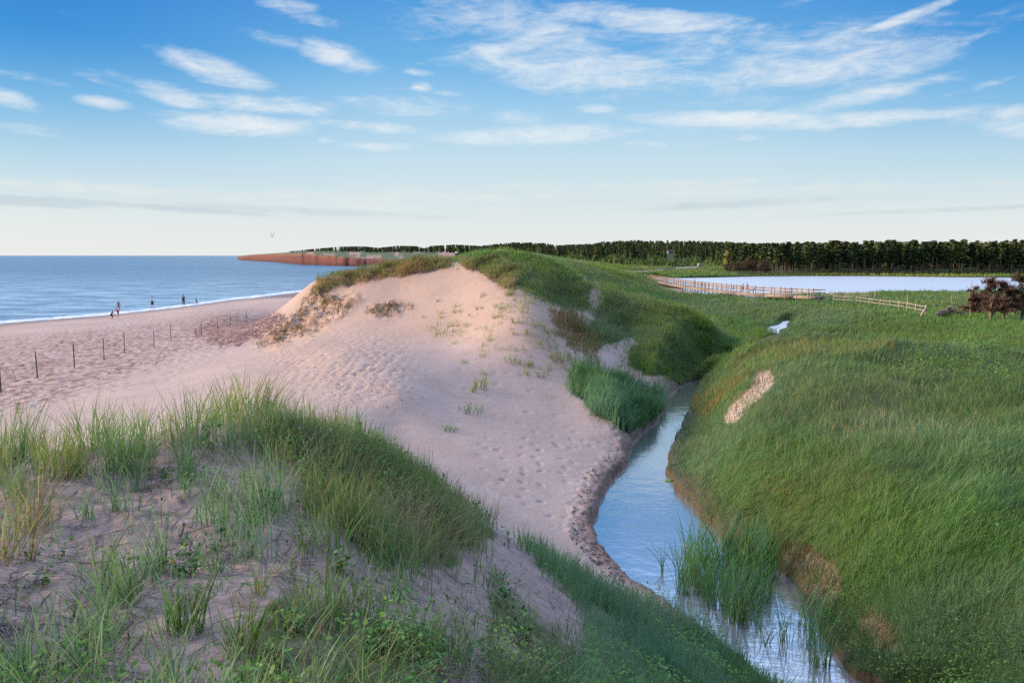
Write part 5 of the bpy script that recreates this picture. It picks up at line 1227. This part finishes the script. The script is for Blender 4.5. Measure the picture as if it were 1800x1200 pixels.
# ------------------------------------------------------------------ path, board and house by the wood
pp = [at_z(u, v, 0) for u, v in [(1, 1)]][:0]
V = []; px = [(1080, 479.5, 478.0), (1110, 479.5, 477.6), (1140, 478, 476.2), (1165, 475.5, 473.8), (1190, 472.5, 471.2), (1215, 470.3, 469.2), (1228, 469.6, 468.6)]
for u, v1, v2 in px:
    for v in (v1, v2): q = ground(u, v); V.append((q[0], q[1], q[2] + .06))
Fp = np.array([(2 * k, 2 * k + 2, 2 * k + 3, 2 * k + 1) for k in range(len(px) - 1)])
tag(link("path", np_mesh("path", np.array(V), Fp), simple_mat("path_sand", (.50, .40, .31), .9)), kind="structure")
p = ground(1229, 469); o = link("notice_board", None, loc=p); tag(o, "small pale board on posts at the end of the sandy path by the wood", "sign")
mb = MB(); mb.box((0, 0, 1.25), (1.8, .1, 1.2)); mb.build("panel", simple_mat("pale_board", (.7, .66, .6), .7), o)
for sx_ in (-.75, .75):
    mb = MB(); mb.box((sx_, .09, .9), (.12, .08, 2.0)); mb.build("leg", m_plank, o)
hd = 705; hc = at_y(1177, 445, hd); zt = float(tz(hc[0], hc[1])); hz_ = CZ + (449 - 444.5) * hd / FPX
o = link("house", None, loc=(hc[0], hd, min(zt, hz_ - 1))); tag(o, "house with a mauve roof and white gable among the far trees", "house"); b0 = o.location.z
o.rotation_euler = (0, 0, R(38)); wl = hz_ - b0
mb = MB(); mb.box((0, 0, wl / 2), (7.5, 5.2, wl)); mb.add([(3.75, -2.6, wl), (3.75, 2.6, wl), (3.75, 0, wl + 2.6), (-3.75, -2.6, wl), (-3.75, 2.6, wl), (-3.75, 0, wl + 2.6)], [(0, 1, 2), (3, 5, 4)])
mb.build("wall", simple_mat("white_clapboard", (.78, .75, .72), .6), o)
mb = MB()
for sd in (-1, 1):
    mb.add([(-4.2, sd * 3.0, wl - .38), (4.2, sd * 3.0, wl - .38), (4.2, 0, wl + 2.72), (-4.2, 0, wl + 2.72), (-4.2, sd * 3.0, wl - .22), (4.2, sd * 3.0, wl - .22), (4.2, 0, wl + 2.9), (-4.2, 0, wl + 2.9)], [(0, 1, 2, 3), (7, 6, 5, 4), (0, 4, 5, 1), (1, 5, 6, 2), (0, 3, 7, 4)])
rf = mb.build("roof", simple_mat("mauve_shingles", (.22, .16, .18), .8), o)
mb = MB(); mb.box((-1.5, .6, wl + 2.9), (.6, .6, 1.6)); mb.build("chimney", simple_mat("brick", (.3, .16, .12), .9), rf)
m_pane = simple_mat("dark_pane", (.03, .035, .04), .2)
for xx in (-2.3, 0, 2.3):
    mb = MB(); mb.box((xx, -2.62, wl * .62), (1.0, .06, 1.2)); mb.build("window", m_pane, o)
mb = MB(); mb.box((3.77, 0, wl * .75), (.06, 1.1, 1.2)); mb.build("window", m_pane, o)

# ------------------------------------------------------------------ gull
p = at_y(479, 416, 105); o = link("gull", None, loc=p); tag(o, "grey gull in flight over the sea, wings raised", "bird")
mb = MB(); mb.tube([(-.03, -.26, -.02), (0, -.16, 0), (0, 0, .0), (0, .14, .02), (0, .2, .04), (0, .25, .035), (0, .3, .02)], [.012, .045, .065, .05, .035, .03, .006], 8); m_gull = simple_mat("gull_feathers", (.30, .29, .29), .7); mb.build("body", m_gull, o, True)
for sd in (-1, 1):
    V = np.array([(sd * .04, .09, .03), (sd * .04, -.08, .03), (sd * .14, .11, .22), (sd * .14, -.06, .22), (sd * .2, .05, .46), (sd * .2, -.1, .44), (sd * .2, -.12, .62)]); V = np.concatenate([V, V + np.array([sd * .012, 0, .004])])
    mb = MB(); mb.add(V, [(0, 1, 3, 2), (2, 3, 5, 4), (4, 5, 6), (7, 9, 10, 8), (9, 11, 12, 10), (11, 13, 12), (0, 2, 9, 7), (2, 4, 11, 9), (4, 6, 13, 11), (6, 5, 12, 13), (5, 3, 10, 12), (3, 1, 8, 10)]); mb.build("wing", m_gull, o)

# ------------------------------------------------------------------ surf at the water's edge
wl_pts = [(-60, 574), (-20, 570), (0, 568.2), (50, 564.5), (100, 560.5), (150, 556.5), (200, 552), (250, 547), (300, 541.5), (350, 535.5), (400, 528), (450, 522), (500, 516), (537, 511.5), (560, 509)]
edge = []
for k in range(220):
    u = -60 + 620 * k / 219; v = np.interp(u, [q[0] for q in wl_pts], [q[1] for q in wl_pts]); edge.append(at_z(u, v, 0)[:2])
edge = np.array(edge); V = []; 
for k, e_ in enumerate(edge):
    n1 = fbm(np.array([k * .16]), np.array([0.]), 3, 901)[0]; n2 = fbm(np.array([k * .5]), np.array([9.]), 2, 902)[0]
    inn = e_ + np.array([1, 0]) * (.6 + 1.0 * n1); out_ = e_ - np.array([1, 0]) * (.7 + 2.0 * n1 + .8 * n2)
    V += [(inn[0], inn[1], float(tz(*inn)) if False else .03), (e_[0], e_[1], .1), ((e_[0] + out_[0]) / 2, e_[1], .16 + .1 * n2), (out_[0], out_[1], -.02)]
q = np.arange(220 * 4).reshape(220, 4)
m, t, out = new_mat("sea_foam"); g_ = t.N("ShaderNodeNewGeometry").outputs["Position"]
mp = t.N("ShaderNodeMapping", i_Scale=(1, .25, 1), i_Vector=g_); nz_ = t.noise(mp.outputs[0], 1.3, 4, .7)
pb = t.N("ShaderNodeBsdfPrincipled", i_Roughness=.6); t.l.new(t.mix(t.ramp(nz_, .35, .6), (.45, .56, .64, 1), (.88, .9, .92, 1)), pb.inputs["Base Color"]); t.l.new(pb.outputs[0], out.inputs[0])
tag(link("surf", np_mesh("surf", np.array(V), np.stack([q[:-1, :-1], q[:-1, 1:], q[1:, 1:], q[1:, :-1]], -1).reshape(-1, 4), None, True), m), kind="structure")
# ------------------------------------------------------------------ people
m_skin = simple_mat("skin", (.48, .29, .21), .6, .1, 20, .05); m_hair = simple_mat("dark_hair", (.025, .018, .015), .6, .2, 40)
_dg = None
def skin_mesh(name, joints, bones, sub=2):
    """joints {key: (pos, radius)}, bones [(a, b)]; first joint is the root"""
    keys = list(joints); me = bpy.data.meshes.new(name + "_sk")
    me.from_pydata([tuple(joints[k][0]) for k in keys], [(keys.index(a), keys.index(b)) for a, b in bones], [])
    o = bpy.data.objects.new(name + "_sk", me); COL.objects.link(o)
    sk = o.modifiers.new("s", 'SKIN'); sk.use_smooth_shade = True
    for i, k in enumerate(keys):
        r = joints[k][1]; r = (r, r) if np.isscalar(r) else r
        me.skin_vertices[0].data[i].radius = r; me.skin_vertices[0].data[i].use_root = (i == 0)
    ss_ = o.modifiers.new("u", 'SUBSURF'); ss_.levels = sub; ss_.render_levels = sub
    dg = bpy.context.evaluated_depsgraph_get(); m2 = bpy.data.meshes.new_from_object(o.evaluated_get(dg)); m2.name = name
    bpy.data.objects.remove(o); bpy.data.meshes.remove(me); return m2
def pose_joints(stride=.0, arm=(.15, .15), armf=(.0, .0), bend=0.0, crouch=0.0):
    J = {}; hz = .93 - crouch * .5
    def bd(x, y, z):                                # lean the trunk forward round the hips
        c, s = math.cos(bend), math.sin(bend); zz = z - .93
        return np.array([x, y * c + zz * s, hz + zz * c - y * s])
    J["pelvis"] = (bd(0, 0, .96), (.135, .10)); J["waist"] = (bd(0, 0, 1.10), (.115, .09)); J["chest"] = (bd(0, -.01, 1.30), (.145, .105)); J["neck"] = (bd(0, -.01, 1.46), .055); J["chin"] = (bd(0, .02, 1.53), (.06, .07)); J["head"] = (bd(0, .015, 1.61), (.078, .095)); J["crown"] = (bd(0, 0, 1.68), (.065, .075)); J["nose"] = (bd(0, .115, 1.59), .014)
    for s, n in ((-1, "l"), (1, "r")):
        a = arm[0] if s < 0 else arm[1]; f = armf[0] if s < 0 else armf[1]
        sh = np.array([s * .185, -.01, 1.40]); u = np.array([s * math.sin(a), math.sin(f) * math.cos(a), -math.cos(a) * math.cos(f)])
        e_ = sh + u * .29; w2 = u + np.array([0, .25, 0]); w2 /= np.linalg.norm(w2); wr = e_ + w2 * .25
        J["sh" + n] = (bd(*sh), .058); J["el" + n] = (bd(*e_), .040); J["wr" + n] = (bd(*wr), .027); pm_ = wr + w2 * .08; J["pa" + n] = (bd(*pm_), (.036, .018))
        for k in range(4):
            q = pm_ + np.array([0, (k - 1.5) * .019, 0]) + w2 * .025; J["f%d%s" % (k, n)] = (bd(*q), .009); J["g%d%s" % (k, n)] = (bd(*(q + w2 * (.05, .06, .062, .045)[3 - k] + np.array([-s * .012, 0, 0]))), .007)
        q = wr + w2 * .035 + np.array([0, .035, 0]); J["t0" + n] = (bd(*q), .011); J["t1" + n] = (bd(*(q + w2 * .04 + np.array([0, .02, 0]))), .008)
        st = stride * s; kf = crouch
        hp = np.array([s * .09, 0, hz - .02]); kn = np.array([s * .10, .42 * math.sin(st) + .40 * kf, max(.30, hz - .03 - .43 * math.cos(st) + .16 * kf)]); an = np.array([s * .10, .80 * math.sin(st) * .9 - .08 * max(0, -st) + .04 * kf, .085 + .05 * max(0, -st)])
        J["hp" + n] = (hp, .085); J["kn" + n] = (kn, .056); J["an" + n] = (an, .036); J["to" + n] = (np.array([s * .11, an[1] + .17, .03]), (.04, .025))
    return J
def person(loc, yaw, height, label, top, bottom, pose, hair="short", long=False, hat=None):
    J = pose_joints(**pose)
    B = [("pelvis", "waist"), ("waist", "chest"), ("chest", "neck"), ("neck", "chin"), ("chin", "head"), ("head", "crown"), ("head", "nose")]
    for n in "lr":
        B += [("chest", "sh" + n), ("sh" + n, "el" + n), ("el" + n, "wr" + n), ("wr" + n, "pa" + n), ("wr" + n, "t0" + n), ("t0" + n, "t1" + n), ("pelvis", "hp" + n), ("hp" + n, "kn" + n), ("kn" + n, "an" + n), ("an" + n, "to" + n)]
        for k in range(4): B += [("pa" + n, "f%d%s" % (k, n)), ("f%d%s" % (k, n), "g%d%s" % (k, n))]
    o = link("person", skin_mesh("person", J, B), m_skin, None, loc); k = height / 1.72; o.scale = (k, k, k); o.rotation_euler = (0, 0, yaw)
    tag(o, label, "person", "people out by the water")
    def grow(keys, f): return {q: (J[q][0], tuple(np.array(J[q][1] if not np.isscalar(J[q][1]) else (J[q][1],) * 2) * f + .006)) for q in keys}
    def half(a, b, t_): return J[a][0] * (1 - t_) + J[b][0] * t_
    sj = grow(["waist", "chest", "shl", "shr", "pelvis"], 1.12)
    for n in "lr": sj["sl" + n] = (half("sh" + n, "el" + n, .75), .058)
    link("shirt", skin_mesh("shirt", sj, [("waist", "chest"), ("waist", "pelvis"), ("chest", "shl"), ("chest", "shr"), ("shl", "sll"), ("shr", "slr")]), top, o)
    pj = grow(["pelvis", "hpl", "hpr"], 1.15); pb_ = [("pelvis", "hpl"), ("pelvis", "hpr")]
    for n in "lr":
        if long: pj["kn" + n] = (J["kn" + n][0], .072); pj["an" + n] = (half("kn" + n, "an" + n, .9), .055); pb_ += [("hp" + n, "kn" + n), ("kn" + n, "an" + n)]
        else: pj["kn" + n] = (half("hp" + n, "kn" + n, .8), .085); pb_ += [("hp" + n, "kn" + n)]
    link("trousers" if long else "shorts", skin_mesh("trousers" if long else "shorts", pj, pb_), bottom, o)
    hj = {"a": (J["head"][0] * .35 + J["crown"][0] * .65 + np.array([0, -.012, .0]), (.082, .098)), "b": (J["crown"][0] + np.array([0, -.015, .035]), (.055, .07))}
    hb = [("a", "b")]
    if hair == "long": hj["c"] = (J["neck"][0] + np.array([0, -.075, .06]), (.065, .04)); hb.append(("a", "c"))
    link("hair" if hat is None else "hat", skin_mesh("hair", hj, hb), hat or m_hair, o)
    return o
def cloth(n, c): return simple_mat(n, c, .85, .1, 30, .05)
m_black = cloth("black_cloth", (.012, .012, .015)); m_white = cloth("white_cloth", (.75, .74, .74)); m_red = cloth("red_cloth", (.55, .03, .04)); m_pink = cloth("pink_cloth", (.60, .20, .22)); m_grey = cloth("grey_cloth", (.06, .06, .07)); m_blue = cloth("dark_blue_cloth", (.03, .04, .09)); m_olive = cloth("olive_cloth", (.12, .13, .06)); m_coral = cloth("coral_cloth", (.65, .22, .2))
def bz(u, v, z): return at_z(u, v, z)
def onb(u, v):
    p = at_z(u, v, 0.0)
    for _ in range(6): p = at_z(u, v, max(0.0, float(tz(p[0], p[1]))))
    return p
def hpx(p, px): return px * dist_of(p) / FPX
def put(u, v, px, yaw, *a, wade=0.0):
    p = onb(u, v); p[2] -= wade; person(p, yaw, hpx(p, px), *a[:1], *a[1:4], *(a[4:]))
p = onb(209, 544.5); p[2] -= .2; person(p, R(20), hpx(p, 15), "person in a pink top wading at the water's edge, behind the two on the sand", m_pink, m_coral, dict(stride=.15, arm=(.3, .3)), "long")
p = onb(208, 557); person(p, R(60), hpx(p, 18), "person bending over in a white shirt and red shorts on the wet sand", m_white, m_red, dict(bend=.75, armf=(.9, .7), stride=.12))
p = onb(196, 560.5); person(p, R(-40), hpx(p, 17), "person in dark clothes crouching on the sand, leftmost of the beach group", m_grey, m_black, dict(crouch=.55, bend=.3, armf=(.9, .9)))
p = onb(268, 543.5); person(p, R(-70), hpx(p, 21), "person with dark hair, white top and black shorts walking along the waterline", m_white, m_black, dict(stride=.3, arm=(.25, .2), armf=(.3, -.3)))
p = onb(323, 537.5); person(p, R(10), hpx(p, 17.5), "person dressed all in black standing at the waterline", m_black, m_black, dict(stride=.08, arm=(.1, .1)), "long", True)
p = onb(346, 535.5); person(p, R(100), hpx(p, 11.5), "small child in grey at the waterline, right of the person in black", m_grey, m_blue, dict(stride=.2, bend=.25, armf=(.4, .1)))
def on_deck(u):
    us_ = [1138, 1150, 1180, 1215, 1250, 1300, 1350, 1400, 1446]; i = min(max(np.searchsorted(us_, u) - 1, 0), 7); f = (u - us_[i]) / (us_[i + 1] - us_[i]); q = pl[i] * (1 - f) + pl[i + 1] * f; q[2] = DZ; return q
p = on_deck(1306); person(p, R(75), hpx(p, 15), "person in a red shirt walking on the boardwalk", m_red, m_grey, dict(stride=.25, armf=(.3, -.3)), "short", True)
p = on_deck(1313.5); person(p, R(75), hpx(p, 16.5), "person in a black top beside the one in red on the boardwalk", m_black, m_red, dict(stride=.2, armf=(-.3, .3)), "short", True)
p = on_deck(1221); person(p, R(70), hpx(p, 13), "person in pink walking on the far part of the boardwalk", m_pink, m_pink, dict(stride=.25, armf=(.2, -.2)), "long")
p = on_deck(1234); person(p, R(70), hpx(p, 11.5), "person in olive just behind the one in pink on the boardwalk", m_olive, m_grey, dict(stride=.2), "short", True)
# the dark dog with the walkers
p = on_deck(1322); D_ = {"chest": ((0, .22, .50), (.13, .16)), "belly": ((0, -.05, .52), (.10, .11)), "rump": ((0, -.30, .52), (.11, .13)), "neck": ((0, .38, .64), .08), "head": ((0, .50, .74), (.075, .08)), "muzzle": ((0, .64, .70), .035), "tail": ((0, -.44, .60), .03), "tip": ((0, -.62, .74), .015)}
Bd = [("chest", "belly"), ("belly", "rump"), ("chest", "neck"), ("neck", "head"), ("head", "muzzle"), ("rump", "tail"), ("tail", "tip")]
for s, n in ((-1, "l"), (1, "r")):
    D_["fe" + n] = ((s * .09, .22, .34), .05); D_["fw" + n] = ((s * .09, .24, .17), .032); D_["fp" + n] = ((s * .09, .27, .02), .03); D_["hk" + n] = ((s * .1, -.24, .36), .065); D_["hh" + n] = ((s * .1, -.42, .20), .033); D_["hp" + n] = ((s * .1, -.36, .02), .03); D_["er" + n] = ((s * .06, .46, .84), .02)
    Bd += [("chest", "fe" + n), ("fe" + n, "fw" + n), ("fw" + n, "fp" + n), ("rump", "hk" + n), ("hk" + n, "hh" + n), ("hh" + n, "hp" + n), ("head", "er" + n)]
dg_ = link("dog", skin_mesh("dog", D_, Bd), m_hair, None, p); dg_.rotation_euler = (0, 0, R(-100)); dg_.scale = (1.1,) * 3
tag(dg_, "dark dog on the boardwalk beside the person in black", "dog")
